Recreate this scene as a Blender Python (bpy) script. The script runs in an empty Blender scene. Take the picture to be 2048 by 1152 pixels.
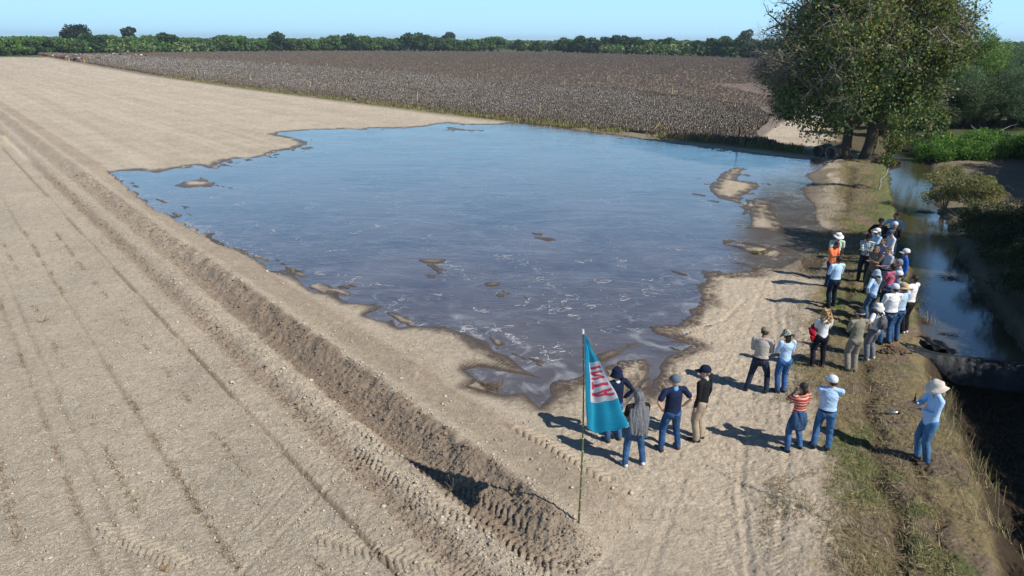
import bpy, math, random
import numpy as np
from mathutils import Vector, Matrix

# ------------------------------------------------------------------ camera, world, sun, exposure
sc = bpy.context.scene
COL = sc.collection
F = 1365.33; CAMH = 8.3; YH = 83.0; ROLL = math.atan(0.006)
PITCH = math.atan((576 - YH) / F)
FW = np.array([0, math.cos(PITCH), -math.sin(PITCH)])
UP = np.array([0, math.sin(PITCH), math.cos(PITCH)])
RT = np.array([1.0, 0, 0])
cr_, sr_ = math.cos(ROLL), math.sin(ROLL)
cam_r = RT * cr_ + UP * sr_
cam_u = -RT * sr_ + UP * cr_
cd = bpy.data.cameras.new('camera'); cam = bpy.data.objects.new('camera', cd); COL.objects.link(cam)
cd.sensor_width = 36; cd.lens = 24; cd.clip_start = 0.1; cd.clip_end = 30000
M = Matrix([[cam_r[0], cam_u[0], -FW[0], 0], [cam_r[1], cam_u[1], -FW[1], 0], [cam_r[2], cam_u[2], -FW[2], CAMH], [0, 0, 0, 1]])
cam.matrix_world = M
sc.camera = cam

SUN_AZ = math.radians(-35.0)      # direction towards the sun, from +X
SUN_EL = math.radians(43.0)
sd_ = Vector((math.cos(SUN_EL) * math.cos(SUN_AZ), math.cos(SUN_EL) * math.sin(SUN_AZ), math.sin(SUN_EL)))
w = bpy.data.worlds.new("World"); sc.world = w; w.use_nodes = True
wn = w.node_tree; bg = wn.nodes['Background']
sky = wn.nodes.new('ShaderNodeTexSky'); sky.sky_type = 'NISHITA'; sky.sun_disc = False
sky.sun_elevation = SUN_EL
sky.sun_rotation = math.atan2(sd_.x, sd_.y)
sky.altitude = 100; sky.air_density = 1.0; sky.dust_density = 0.35; sky.ozone_density = 3.0
hs = wn.nodes.new('ShaderNodeHueSaturation'); hs.inputs['Saturation'].default_value = 1.25
tint = wn.nodes.new('ShaderNodeMixRGB'); tint.blend_type = 'MULTIPLY'; tint.inputs[0].default_value = 1
tint.inputs[2].default_value = (0.95, 0.98, 1.0, 1)
wn.links.new(sky.outputs[0], hs.inputs['Color']); wn.links.new(hs.outputs[0], tint.inputs[1])
# pale luminous band of air low over the horizon
gz = wn.nodes.new('ShaderNodeNewGeometry'); sx_ = wn.nodes.new('ShaderNodeSeparateXYZ'); wn.links.new(gz.outputs['Incoming'], sx_.inputs[0])
ab_ = wn.nodes.new('ShaderNodeMath'); ab_.operation = 'ABSOLUTE'; wn.links.new(sx_.outputs[2], ab_.inputs[0])
hr = wn.nodes.new('ShaderNodeValToRGB'); hr.color_ramp.interpolation = 'EASE'
hr.color_ramp.elements[0].position = 0.0; hr.color_ramp.elements[0].color = (.95, .95, .95, 1)
hr.color_ramp.elements[1].position = 0.55; hr.color_ramp.elements[1].color = (0, 0, 0, 1)
wn.links.new(ab_.outputs[0], hr.inputs[0])
hm_ = wn.nodes.new('ShaderNodeMixRGB'); hc_ = wn.nodes.new('ShaderNodeValToRGB'); wn.links.new(ab_.outputs[0], hc_.inputs[0])
hc_.color_ramp.elements[0].position = 0.0; hc_.color_ramp.elements[0].color = (.43, .71, .91, 1)
hc_.color_ramp.elements[1].position = 0.34; hc_.color_ramp.elements[1].color = (.19, .42, .96, 1)
e_ = hc_.color_ramp.elements.new(.10); e_.color = (.36, .72, 1.0, 1)
hv_ = wn.nodes.new('ShaderNodeMixRGB'); hv_.blend_type = 'MULTIPLY'; hv_.inputs[0].default_value = 1; hv_.inputs[2].default_value = (18.5, 18.5, 18.5, 1)
hv_.use_clamp = False; wn.links.new(hc_.outputs[0], hv_.inputs[1]); wn.links.new(hv_.outputs[0], hm_.inputs[2])
wn.links.new(hr.outputs[0], hm_.inputs[0]); wn.links.new(tint.outputs[0], hm_.inputs[1])
wn.links.new(hm_.outputs[0], bg.inputs[0]); bg.inputs[1].default_value = 0.06
ld = bpy.data.lights.new('sun', 'SUN'); ld.energy = 4.8; ld.angle = math.radians(0.53); ld.color = (1.0, 0.955, 0.88)
sun = bpy.data.objects.new('sun', ld); COL.objects.link(sun)
sun.rotation_euler = sd_.to_track_quat('Z', 'Y').to_euler(); sun.location = (30, -20, 40)
sc.view_settings.view_transform = 'Standard'; sc.view_settings.look = 'None'
sc.view_settings.gamma = 1; sc.view_settings.exposure = 0.26
sc.render.engine = 'CYCLES'
sc.cycles.max_bounces = 6; sc.cycles.transparent_max_bounces = 6

rng = np.random.default_rng(7); random.seed(7)

# ------------------------------------------------------------------ geometry helpers
def G(x, y, z=0.0):
    """ray through a point of the view, met with the level z"""
    dx, dy = x - 1024, y - 576
    rx = dx * cr_ + dy * sr_; ry = -dx * sr_ + dy * cr_
    d = FW * F + RT * rx - UP * ry
    t = (z - CAMH) / d[2]
    return np.array([d[0] * t, d[1] * t])

def hsh(ix, iy, seed):
    h = (ix.astype(np.int64) * 374761393 + iy.astype(np.int64) * 668265263 + seed * 974634777) & 0xffffffff
    h = ((h ^ (h >> 13)) * 1274126177) & 0xffffffff
    return ((h ^ (h >> 16)) & 0xffffff) / float(0xffffff)

def vn(x, y, seed=0):
    x = np.asarray(x, float); y = np.asarray(y, float)
    ix = np.floor(x); iy = np.floor(y); fx = x - ix; fy = y - iy
    fx = fx * fx * fx * (fx * (fx * 6 - 15) + 10); fy = fy * fy * fy * (fy * (fy * 6 - 15) + 10)
    a = hsh(ix, iy, seed); b = hsh(ix + 1, iy, seed); c = hsh(ix, iy + 1, seed); d = hsh(ix + 1, iy + 1, seed)
    return (a + (b - a) * fx) * (1 - fy) + (c + (d - c) * fx) * fy

def fbm(x, y, seed=0, o=4, g=0.5):
    s = 0; a = 1; t = 0
    for i in range(o):
        s = s + a * vn(x * 2 ** i + 13.7 * i, y * 2 ** i - 7.1 * i, seed + i); t += a; a *= g
    return s / t

def sst(a, b, x):
    t = np.clip((x - a) / (b - a), 0, 1); return t * t * (3 - 2 * t)

def segdist(x, y, pts, closed=True):
    """unsigned distance and (for closed) inside test"""
    P = np.array(pts, float); n = len(P)
    dm = np.full(x.shape, 1e9); ins = np.zeros(x.shape, bool)
    for i in range(n if closed else n - 1):
        a = P[i]; b = P[(i + 1) % n]; ab = b - a
        t = np.clip(((x - a[0]) * ab[0] + (y - a[1]) * ab[1]) / max(ab @ ab, 1e-9), 0, 1)
        dm = np.minimum(dm, (x - a[0] - t * ab[0]) ** 2 + (y - a[1] - t * ab[1]) ** 2)
        if closed:
            c = (a[1] > y) != (b[1] > y)
            ins ^= c & (x < (b[0] - a[0]) * (y - a[1]) / (b[1] - a[1] + 1e-12) + a[0])
    dm = np.sqrt(dm)
    return np.where(ins, -dm, dm) if closed else dm

def sdpoly(x, y, pts, pad=4.0):
    P = np.array(pts); out = np.full(x.shape, pad)
    m = (x > P[:, 0].min() - pad) & (x < P[:, 0].max() + pad) & (y > P[:, 1].min() - pad) & (y < P[:, 1].max() + pad)
    if m.any(): out[m] = np.minimum(segdist(x[m], y[m], pts), pad)
    return out

def polyarc(x, y, pts, pad=1.0):
    """signed lateral distance and arc length along an open path (where near)"""
    P = np.array(pts, float); best = np.full(x.shape, 99.0); lat = np.full(x.shape, 99.0); arc = np.zeros(x.shape)
    m = (x > P[:, 0].min() - pad) & (x < P[:, 0].max() + pad) & (y > P[:, 1].min() - pad) & (y < P[:, 1].max() + pad)
    if not m.any(): return lat, arc
    X, Y = x[m], y[m]; b_ = best[m]; l_ = lat[m]; a_ = arc[m]; s0 = 0
    for i in range(len(P) - 1):
        a, b = P[i], P[i + 1]; ab = b - a; L = math.hypot(*ab); u = ab / L
        t = (X - a[0]) * u[0] + (Y - a[1]) * u[1]; tc = np.clip(t, 0, L)
        d = np.hypot(X - a[0] - tc * u[0], Y - a[1] - tc * u[1])
        c = d < b_
        b_[c] = d[c]; l_[c] = ((X - a[0]) * -u[1] + (Y - a[1]) * u[0])[c]; a_[c] = (s0 + tc)[c]
        s0 += L
    best[m] = b_; lat[m] = np.where(b_ < 90, np.sign(l_) * b_, 99); arc[m] = a_
    return lat, arc

def px(*p): return [tuple(G(a, b)) for a, b in p]

# ---- traced outlines
POND = px((222,345),(240,342),(270,341),(300,343),(318,345),(330,340),(352,336),(388,330),(420,336),(430,331),(455,320),(470,317),(500,317),(528,312),(548,302),
 (590,298),(600,293),(618,289),(598,278),(548,269),(560,264),(620,260),(650,259),(680,258),(720,259),(745,256),(800,256),(850,253),(880,247),(895,246),(925,249),
 (960,249),(1005,249),(1020,246),(1040,245),(1100,252),(1160,262),(1240,272),(1300,281),(1370,290),(1440,298),(1480,304),(1530,311),(1580,317),(1632,319),(1655,330),
 (1640,338),(1622,345),(1612,352),(1622,365),(1600,378),(1612,395),(1625,408),(1632,430),(1640,450),(1660,464),(1700,468),(1760,462),(1812,452),(1816,480),(1760,488),(1700,500),(1648,508),
 (1640,545),(1620,560),(1600,522),(1560,538),(1530,535),(1500,545),(1450,547),(1418,544),(1412,552),(1405,570),(1395,582),(1400,600),(1385,620),(1375,640),(1360,650),(1305,655),(1310,662),(1350,680),
 (1380,692),(1350,705),(1330,714),(1314,745),(1300,790),(1297,788),(1305,740),(1300,716),(1262,716),(1232,726),(1200,738),(1150,755),(1110,765),(1105,790),(1080,815),
 (1060,800),(1050,790),(1010,793),(960,785),(930,775),(955,760),(935,741),(960,736),(1000,745),(1050,752),(1085,758),(1060,742),(1020,720),(990,702),(960,682),(930,667),
 (895,655),(850,653),(800,656),(770,642),(735,630),(750,615),(730,607),(690,607),(660,590),(635,586),(600,565),(575,552),(540,540),(500,510),(450,492),(420,480),
 (380,462),(350,440),(300,415),(283,400),(250,375),(232,360))
BARS = [px((1418,380),(1428,365),(1440,350),(1460,338),(1487,335),(1480,350),(1475,360),(1515,365),(1517,375),(1482,392),(1485,408),(1470,405),(1440,395)),
        px((1507,395),(1530,400),(1545,425),(1562,445),(1566,465),(1530,460),(1494,456),(1497,430)),
        px((352,371),(368,363),(400,359),(428,365),(424,374),(398,373),(372,377)),
        px((1490,398),(1503,400),(1492,430),(1484,452),(1480,450),(1488,420)),
        px((600,296),(625,293),(628,297),(606,300)), px((893,254),(950,261),(945,263),(900,258)),
        px((381,457),(392,459),(390,464),(382,463)), px((401,466),(415,470),(411,476),(402,472)),
        px((842,520),(885,519),(882,527),(850,526)), px((976,566),(1000,565),(998,571),(978,571)), px((990,588),(1012,587),(1010,595),(992,595)),
        px((855,550),(872,550),(869,555),(857,555)), px((1066,466),(1084,466),(1082,471),(1068,471)), px((1195,712),(1260,688),(1290,680),(1262,697),(1205,722)),
        px((1450,480),(1465,478),(1462,484),(1452,485)), px((1515,503),(1545,500),(1540,510),(1520,511))]
CANAL_L = [(1786,255),(1788,270),(1790,285),(1782,296),(1775,320),(1781,350),(1790,400),(1801,440),(1815,500),(1827,557),(1846,629),(1860,690),(1868,735),(1885,790),(1915,850),(1950,925),(1985,1000),(2010,1070),(2035,1170)]
CANAL_R = [(1818,255),(1830,275),(1850,300),(1862,318),(1860,365),(1872,419),(1886,440),(1918,517),(1960,596),(2022,680),(2090,740)]
cl = px(*CANAL_L) + [(9.2, 6.0), (9.4, 0.0), (9.5, -30)]
cr = px(*CANAL_R) + [(14.6, 12), (14.2, 8), (14.0, 0), (14.0, -30)]
CANAL = cl + cr[::-1]
DAMY = 17.3
EDGE = [(-700, 930)] + px((100,115),(300,150),(500,178),(900,228),(1200,262),(1480,292)) + [(23.5, 55.5)]
COT = EDGE + px((1525,275),(1545,258),(1580,235),(1640,200),(1690,170),(1740,140),(1800,122),(1560,119),(1128,107),(1000,102),(560,104),(250,106),(90,109))
WHITE = EDGE + px((1525,275),(1560,240),(1525,216),(1300,185),(1160,175),(820,148),(560,131),(300,117),(120,111))
A0 = np.array([-2.8, 15.3]); DD = np.array([-.645, .764]); NN = np.array([.764, .645])
PN = np.array([-60, -7.28,-7.18,-7.1,-7.0, -6.78,-6.68,-6.58, -5.5,-5.4,-5.3, -4.5, -3.6,-3.44,-3.36,-3.26,-3.0,-2.76,-2.64,-2.4,-2.2,-2.0,-1.75,-1.58,-1.46,-1.2,-.72,-.46,-.3,-.1,.1,.35,.6,.76,.86,1.2,1.8,3,60])
PH = np.array([0.0, 0.01,.02,-.03,.006, 0.01,-.028,0.01, .015,-.035,.01, 0.0,0.01,.04,-.09,-.01,.0,.01,-.05,-.07,-.02,.05,.06,.04,-.06,-.03,.24,.37,.36,.28,.225,.22,.27,.26,.13,.08,.05,.035,.03])
TREADS = [ # tractor tyre prints: path, half width, lug pitch, height
 (px((1040,866),(1090,890),(1150,925),(1215,965)), .2, .17, .05), (px((1325,782),(1400,735),(1450,700),(1500,640)), .2, .17, .02),
 (px((715,855),(800,905),(900,955),(985,1005),(1070,1060)), .2, .16, .055), (px((720,895),(800,960),(900,1020),(1010,1070),(1120,1130)), .2, .16, .055),
 (px((900,985),(985,1040),(1080,1120),(1130,1170)), .2, .16, .045), (px((640,1075),(730,1100),(850,1128),(960,1160)), .18, .15, .045),
 (px((205,1058),(270,1085),(370,1130)), .18, .15, .045), (px((880,675),(830,690),(740,690),(650,660)), .55, .13, .014),
 (px((1020,720),(930,722),(820,720),(700,690)), .5, .13, .014), (px((980,745),(900,750),(850,742)), .4, .14, .012),
 (px((1330,655),(1400,615),(1440,580),(1450,545)), .24, .17, .03), (px((1330,690),(1420,650),(1470,600),(1490,550)), .24, .17, .025),
 (px((1350,700),(1450,665),(1530,600),(1560,540)), .24, .17, .02), (px((1215,735),(1290,712),(1350,690)), .3, .2, .04),
 (px((1200,760),(1290,722)), .22, .2, .04), (px((1180,1000),(1260,960),(1330,900),(1400,860)), .17, .12, .012),
 (px((1420,1152),(1440,1040),(1480,900),(1530,760),(1560,640)), .16, .11, .012), (px((1540,1152),(1545,1000),(1540,900),(1545,760),(1560,650)), .16, .11, .012)]
RUTS = [ (px((1300,1152),(1385,900),(1480,700),(1530,560)), .07, .010), (px((1560,1100),(1575,880),(1556,700),(1545,560)), .07, .012), (px((1590,800),(1570,640)),.06,.015),
 (px((1500,1152),(1480,980),(1490,860)), .07, .02), (px((1205,860),(1280,770),(1330,714)), .06, .03), (px((1340,680),(1450,640),(1490,600)), .08, .02), (px((700,930),(560,1070),(480,1150)),.06,.015), (px((620,930),(500,1060)),.05,.012)]
BANKRUTS = [ (px((1790,1152),(1775,1040),(1760,960),(1745,880),(1735,800),(1720,750),(1700,700)), .18, .10), (px((1850,960),(1838,930),(1870,1040),(1880,1152)), .12, .05),
   (px((1690,740),(1700,640),(1690,560),(1690,520)), .14, .06), (px((1690,430),(1700,380),(1705,340)), .25, .05)]

def ground(x, y, want_col=False):
    shp = x.shape; x = x.ravel(); y = y.ravel()
    n = (x - A0[0]) * NN[0] + (y - A0[1]) * NN[1]; s = (x - A0[0]) * DD[0] + (y - A0[1]) * DD[1]
    near = 1 - sst(60, 160, y)
    sdp = sdpoly(x, y, POND, 6.0)
    for b in BARS:
        sb = sdpoly(x, y, b, 3.0); m = sb < 3.0
        sdp[m] = np.maximum(sdp[m], -sb[m])
    sdc = sdpoly(x, y, CANAL, 8.0)
    fade = sst(-7.6, -5.9, s) * (1 - sst(90, 140, s))
    wob = (fbm(s * .35, n * .35, 11, 3) - .5) * .30 + (fbm(s * 1.4, n * .8, 12, 3) - .5) * .16
    prof = np.interp(n + wob * sst(-3.2, -2.6, n), PN, PH)
    rag = (fbm(s * 1.6, n * 1.2, 21, 4) - .5)
    face = np.exp(-((n + .62) / .22) ** 2)
    prof = np.where(n > -1.7, prof * (1 - .38 * sst(6, 22, s)), prof)
    prof = prof + face * rag * .34 + np.exp(-((n - .86) / .15) ** 2) * rag * .2
    h = np.where(n < 3.2, prof * np.where(n > -3.5, fade, 1), .03)
    crx = (1 - sst(60, 110, y))
    # clods
    c1 = fbm(x * 9, y * 9, 31, 3) - .5; c2 = fbm(x * 3, y * 3, 41, 3) - .5; c3 = vn(x * 22, y * 22, 51) - .5
    leftf = (n < -.4)
    band = .5 * np.exp(-((n + 2.35) / .28) ** 2) + .55 * np.exp(-((n + .95) / .4) ** 2) + .3 * np.exp(-((n + 1.8) / .25) ** 2)
    rough = np.where(leftf, .028, .014) + .075 * band * fade
    sand = (n > .9) & (x > 1.0) & (sdp > 0)
    rough = np.where(sand, .022, rough)
    lfm = np.where(n < -3.3, .45, 1.0)
    h = h + (c1 * rough * 1.4 * lfm + c2 * rough * 1.0 * lfm + c3 * rough * .7) * crx
    h = h + (fbm(x * .25, y * .25, 61, 2) - .5) * .03 * near
    # footprints on the sandy track
    fp = fbm(x * 5.5, y * 5.5, 71, 3); fz = sst(.5, 2.5, x) * (1 - sst(26, 36, y)) * sst(1.2, 2.2, n)
    h = h - sst(.55, .64, fp) * .020 * fz * (sdp > 0)
    # far furrows in the pale field, parallel to the dyke
    fur = np.sin(n * 2 * math.pi / .95) * .012 * (n > 1.5) * (sdp > -1) * np.where(y > 30, 1, 0) * (1 - sst(70, 140, y))
    h = h + fur
    # grass bank
    bank = sst(3.2, 1.4, sdc) * (sdc > -.2) * (n > 5) if False else np.zeros_like(x)
    bk = 1 - sst(.0, 1.0, (sdc - 3.2) / 1.6)
    bk = bk * sst(3.0, 4.5, x) * (y < 60)
    h = h + bk * (.17 + .08 * (fbm(x * 1.3, y * 1.3, 81, 3) - .5))
    for pth, wd, dp in RUTS:
        l, a = polyarc(x, y, pth); h = h - np.exp(-(l / wd) ** 2) * dp + np.exp(-((np.abs(l) - 1.6 * wd) / (wd * .6)) ** 2) * dp * .5
    bru = np.zeros_like(x)
    for pth, wd, dp in BANKRUTS:
        l, a = polyarc(x, y, pth); g_ = np.exp(-((l + (vn(a * 1.6, l * 0, 5) - .5) * .3) / wd) ** 2) * (.4 + fbm(x * 3, y * 3, 91, 2)); bru = np.maximum(bru, g_)
        h = h - g_ * dp + g_ * (fbm(x * 12, y * 12, 95, 2) - .5) * .09
    tr = np.zeros_like(x)
    for pth, wd, pt, dp in TREADS:
        l, a = polyarc(x, y, pth)
        m = np.abs(l) < wd * 1.3
        if not m.any(): continue
        lm = l[m]; am = a[m] + (vn(a[m] * 3, lm * 0, 3) - .5) * .04
        lug = np.abs(((am - np.abs(lm) * .75) / pt) % 1 - .5) * 2
        env = sst(wd * 1.3, wd * .85, np.abs(lm)) * (.55 + .6 * vn(am * .9, lm * 0 + wd, 8))
        h[m] += (sst(.25, .6, lug) - .75) * dp * env * (1 - .6 * sst(.06, .0, np.abs(lm)) * (wd < .3))
        tr[m] = np.maximum(tr[m], env)
    # shore and pond bed
    shn = (fbm(x * 1.1, y * 1.1, 101, 4) - .5)
    sd2 = sdp + shn * .5 * sst(8, 20, y)
    drain = .004 + .10 * np.clip(sd2, 0, 1.2)
    hp = np.minimum(h, drain + .25 * np.maximum(h, 0))
    bed = -.018 - np.clip(-sd2, 0, 2.5) * .035 + (fbm(x * .9 - y * .3, y * .6, 111, 4) - .5) * .045 + np.clip(h * .4, -.02, .02) + sst(.66, .76, fbm(s * .55 + n * .3, n * 1.6, 113, 4)) * .055
    h = np.where(sd2 > 0, np.where(sd2 < 1.3, hp, h), np.where(sdp > -5.9, bed, np.minimum(bed, -.05)))
    # canal: banks down to the water upstream, a deep dry bed below the sheet dam
    dry = 1 - sst(DAMY - .9, DAMY + .3, y + .15 * (x - 12))
    depth = .35 + dry * .75
    slope = sst(.55, -.75 - .5 * dry, sdc + (fbm(x * 1.5, y * 1.5, 121, 3) - .5) * .5)
    top = h
    hc = top * (1 - slope) + (-depth + (fbm(x * 2.2, y * 2.2, 131, 4) - .5) * .22) * slope
    h = np.where(sdc < 1.2, hc, h)
    # rising ground on the right bank
    rightb = (sdc > 0) & (x > np.interp(y, [p[1] for p in cr][::-1], [p[0] for p in cr][::-1]) - .3) & (y < 150)
    h = np.where(rightb, h + sst(0, 2.5, sdc) * .25, h)
    if not want_col: return h.reshape(shp)
    # ---------------- surface colours (the soils and plants themselves)
    def C(r, g, b): return np.array([r, g, b])
    N = x.size; nz = fbm(x * .5, y * .5, 201, 4); nf = fbm(x * 6, y * 6, 211, 3)
    col = np.tile(C(.48, .405, .31), (N, 1))
    def mix(c, f): 
        f = np.clip(f, 0, 1)[:, None]; return col * (1 - f) + c * f
    lf = sst(-2.7, -4.4, n + (nz - .5) * 1.2) + .6 * np.exp(-((n + 1.9) / .3) ** 2)
    col = mix(C(.455, .39, .30), lf * (y < 120))
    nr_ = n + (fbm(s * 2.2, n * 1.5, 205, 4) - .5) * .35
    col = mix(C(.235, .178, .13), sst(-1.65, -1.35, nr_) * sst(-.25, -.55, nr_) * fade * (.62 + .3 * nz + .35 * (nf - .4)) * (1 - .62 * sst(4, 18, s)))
    gro = np.exp(-((n + 3.36) / .07) ** 2) * sst(.3, .42, vn(s * .6, s * 0, 206)) + (.8 * np.exp(-((n + 5.4) / .06) ** 2) + .8 * np.exp(-((n + 6.68) / .06) ** 2) + .9 * np.exp(-((n + 7.1) / .07) ** 2)) * sst(.42, .55, vn(s * .45, n * 0 + np.round(n), 207))
    col = mix(C(.20, .155, .115), gro * (y < 60) * (.35 + .35 * (n > -4)))
    col = mix(C(.30, .235, .18), np.exp(-((n + 2.4) / .28) ** 2) * fade * (.45 + .5 * nf))
    col = mix(C(.27, .205, .15), .7 * np.exp(-((n - .85) / .12) ** 2) * fade * nf * 1.3)
    col = mix(C(.36, .285, .21), .6 * (sst(-.3, .1, n) * sst(1.3, .9, n)) * fade)
    # fine litter flecks
    col = col * (1 + (.35 * (nf - .5) + .25 * (nz - .5)))[:, None]
    # broad cultivated stripes in the pale field
    st = vn(n * .55, s * .01, 221) - .5; st2 = vn(n * 2.3, s * .04, 222) - .5
    far_s = (n > 2) & (sdp > 0) & (y > 35)
    col = col * (1 + np.where(far_s, st * .14 + st2 * .16, 0))[:, None]
    pale = np.exp(-((n + 2.55) / .25) ** 2) * sst(44, 50, s) * (1 - sst(64, 66, s)); col = mix(C(.55, .48, .38), pale)
    sand2 = sst(1.0, 3.5, x) * sst(1.5, 2.5, n) * (sdp > 0) * (1 - sst(28, 34, y)); col = mix(C(.54, .455, .35) * (1 + .25 * (nf[:, None] - .5)), sand2 * .8)
    # grass bank
    gb = (1 - sst(.0, 1.0, (sdc - 2.7 - (nz - .5) * 1.6 - (nf - .5) * .8) / .9)) * sst(3.5, 4.5, x) * (y < 52)
    straw = C(.235, .19, .105); grn = C(.12, .155, .05); soil = C(.20, .155, .11)
    gm = fbm(x * 1.7, y * 1.7, 231, 4)
    gcol = straw * 1.0 + (soil - straw) * sst(.45, .62, gm)[:, None] + 0
    gcol = gcol + (grn - gcol) * (sst(.52, .7, fbm(x * 1.1, y * 1.1, 241, 4)) * .75)[:, None]
    gcol = gcol + (grn - gcol) * (sst(1.5, .4, sdc) * sst(26, 34, y) * .7)[:, None]
    gcol = gcol * (.75 + .5 * fbm(x * 14, y * 14, 251, 2))[:, None]
    f = np.clip(gb, 0, 1)[:, None]; col = col * (1 - f) + gcol * f
    col = mix(C(.095, .07, .048), bru * .95)
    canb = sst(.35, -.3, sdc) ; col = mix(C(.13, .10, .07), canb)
    # right bank
    rb = rightb.astype(float)
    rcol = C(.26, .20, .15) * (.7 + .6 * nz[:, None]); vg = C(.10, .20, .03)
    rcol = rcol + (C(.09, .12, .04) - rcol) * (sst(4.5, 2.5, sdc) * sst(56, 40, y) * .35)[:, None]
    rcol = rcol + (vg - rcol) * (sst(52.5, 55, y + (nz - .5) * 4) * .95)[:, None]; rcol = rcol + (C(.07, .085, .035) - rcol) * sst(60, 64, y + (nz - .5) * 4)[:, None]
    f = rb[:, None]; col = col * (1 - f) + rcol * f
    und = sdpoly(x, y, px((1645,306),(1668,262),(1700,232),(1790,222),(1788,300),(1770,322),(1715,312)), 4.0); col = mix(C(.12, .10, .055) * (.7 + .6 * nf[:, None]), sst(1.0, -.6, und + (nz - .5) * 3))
    # weeds along the field margin, cotton ground, everything beyond
    m = y > 45
    de = np.full(N, 99.0); de[m] = segdist(x[m], y[m], EDGE, False)
    sc_ = np.full(N, 9.0); sc_[m] = sdpoly(x[m], y[m], COT, 6.0)
    wd = sst(1.9 + nz * 1.5, .6, de) * (y > 45); col = mix(C(.20, .175, .09), wd * .85)
    sw = np.full(N, 9.0); sw[m] = sdpoly(x[m], y[m], WHITE, 6.0)
    cc = C(.20, .155, .125) * (.75 + .5 * fbm(x * .8, y * .8, 261, 3) + .25 * (vn(x * .02 + y * .16, y * .02, 262) - .5))[:, None]
    lane = np.exp(-((vn(n * .045, s * .002, 9) - .5) / .012) ** 2) * .35
    cc = cc + (C(.25, .2, .15) - cc) * lane[:, None]
    cc = np.where((sw < 0)[:, None], C(.24, .20, .175) * (.8 + .45 * fbm(x * 1.2, y * 1.2, 271, 2))[:, None], cc)
    f = sst(.3, -.3, sc_)[:, None]; col = col * (1 - f) + cc * f
    beyond = (sc_ > .5) & (((y > 330) & (x > -170)) | (y > 345 + .0 * x) | ((x > 62) & (y > 60)))
    bt = C(.10, .12, .05) * (.8 + .4 * nz[:, None]); f = beyond.astype(float)[:, None]; col = col * (1 - f) + bt * f
    fs = np.exp(-((segdist(x, y, [tuple(G(-300, 112)), tuple(G(0, 112)), tuple(G(100, 111)), tuple(G(560, 105)), tuple(G(1128, 108)), tuple(G(1560, 120))], False) if m.any() else x * 0 + 99) / 9) ** 2)
    col = mix(C(.20, .19, .09), fs * .8 * m)
    # wetness
    wet = sst(.060 + .05 * shn, .016, h) * sst(.8 + .7 * shn, .3 + .7 * shn, sdp) + (sst(.45, .1, sdc) * sst(.3, .0, h)) * .8
    wet = np.maximum(wet, (sdp < -.5) * sst(.075, .035, h))
    mud = sst(1.9, .2, segdist(x, y, px((1640,345),(1600,400),(1590,440),(1600,500),(1612,540)), False)) * (sdp < 1.2)
    wet = np.clip(np.maximum(wet, mud * .7), 0, 1)
    col = np.clip(col, .01, .9)
    return h.reshape(shp), col, wet, sdp, sdc, n, s

def zg(x, y):
    return float(ground(np.array([float(x)]), np.array([float(y)]))[0])
def on_ground(px_, py_):
    z = 0.05
    for _ in range(6):
        g = G(px_, py_, z); z = zg(g[0], g[1])
    return g[0], g[1], z

# ------------------------------------------------------------------ mesh helpers
def tag(o, label=None, cat=None, group=None, kind=None):
    if label: o['label'] = label
    if cat: o['category'] = cat
    if group: o['group'] = group
    if kind: o['kind'] = kind
    return o

def npmesh(name, V, Fc, mat=None, parent=None, col=None, smooth=False, attrs=None):
    """V (n,3), Fc (m,k) with k 3 or 4"""
    V = np.asarray(V, np.float32); Fc = np.asarray(Fc, np.int32)
    me = bpy.data.meshes.new(name)
    me.vertices.add(len(V)); me.vertices.foreach_set('co', V.ravel())
    k = Fc.shape[1]; me.loops.add(Fc.size); me.loops.foreach_set('vertex_index', Fc.ravel())
    me.polygons.add(len(Fc)); me.polygons.foreach_set('loop_start', np.arange(0, Fc.size, k, dtype=np.int32))
    me.polygons.foreach_set('loop_total', np.full(len(Fc), k, np.int32))
    if smooth: me.polygons.foreach_set('use_smooth', np.ones(len(Fc), bool))
    me.update(calc_edges=True)
    if col is not None:
        a = me.color_attributes.new('Col', 'FLOAT_COLOR', 'POINT')
        c = np.ones((len(V), 4), np.float32); c[:, :3] = col; a.data.foreach_set('color', c.ravel())
    if attrs:
        for nm, arr in attrs.items():
            a = me.attributes.new(nm, 'FLOAT', 'POINT'); a.data.foreach_set('value', np.asarray(arr, np.float32))
    if mat: me.materials.append(mat)
    o = bpy.data.objects.new(name, me); COL.objects.link(o)
    if parent: o.parent = parent
    return o

def empty(name, loc=(0, 0, 0), rz=0):
    o = bpy.data.objects.new(name, None); COL.objects.link(o); o.location = loc; o.rotation_euler = (0, 0, rz)
    o.empty_display_size = .2
    return o

def copy_tree(o, parent=None):
    c = o.copy(); COL.objects.link(c); c.parent = parent
    for ch in o.children: copy_tree(ch, c)
    return c

def scatter(bv, bf, pos, scl, rz, tilt=None):
    """copies of a small base mesh into one array mesh. bv (k,3) bf (m,j)"""
    n = len(pos); bv = np.asarray(bv, float); k = len(bv)
    scl = np.asarray(scl, float)
    if scl.ndim == 1: scl = scl[:, None].repeat(3, 1)
    v = bv[None] * scl[:, None, :]
    if tilt is not None:
        ct, st = np.cos(tilt)[:, None], np.sin(tilt)[:, None]
        v = np.stack([v[..., 0], v[..., 1] * ct - v[..., 2] * st, v[..., 1] * st + v[..., 2] * ct], -1)
    c, s = np.cos(rz)[:, None], np.sin(rz)[:, None]
    v = np.stack([v[..., 0] * c - v[..., 1] * s, v[..., 0] * s + v[..., 1] * c, v[..., 2]], -1) + np.asarray(pos)[:, None, :]
    f = (np.asarray(bf)[None] + (np.arange(n) * k)[:, None, None]).reshape(-1, np.asarray(bf).shape[1])
    return v.reshape(-1, 3), f

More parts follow.
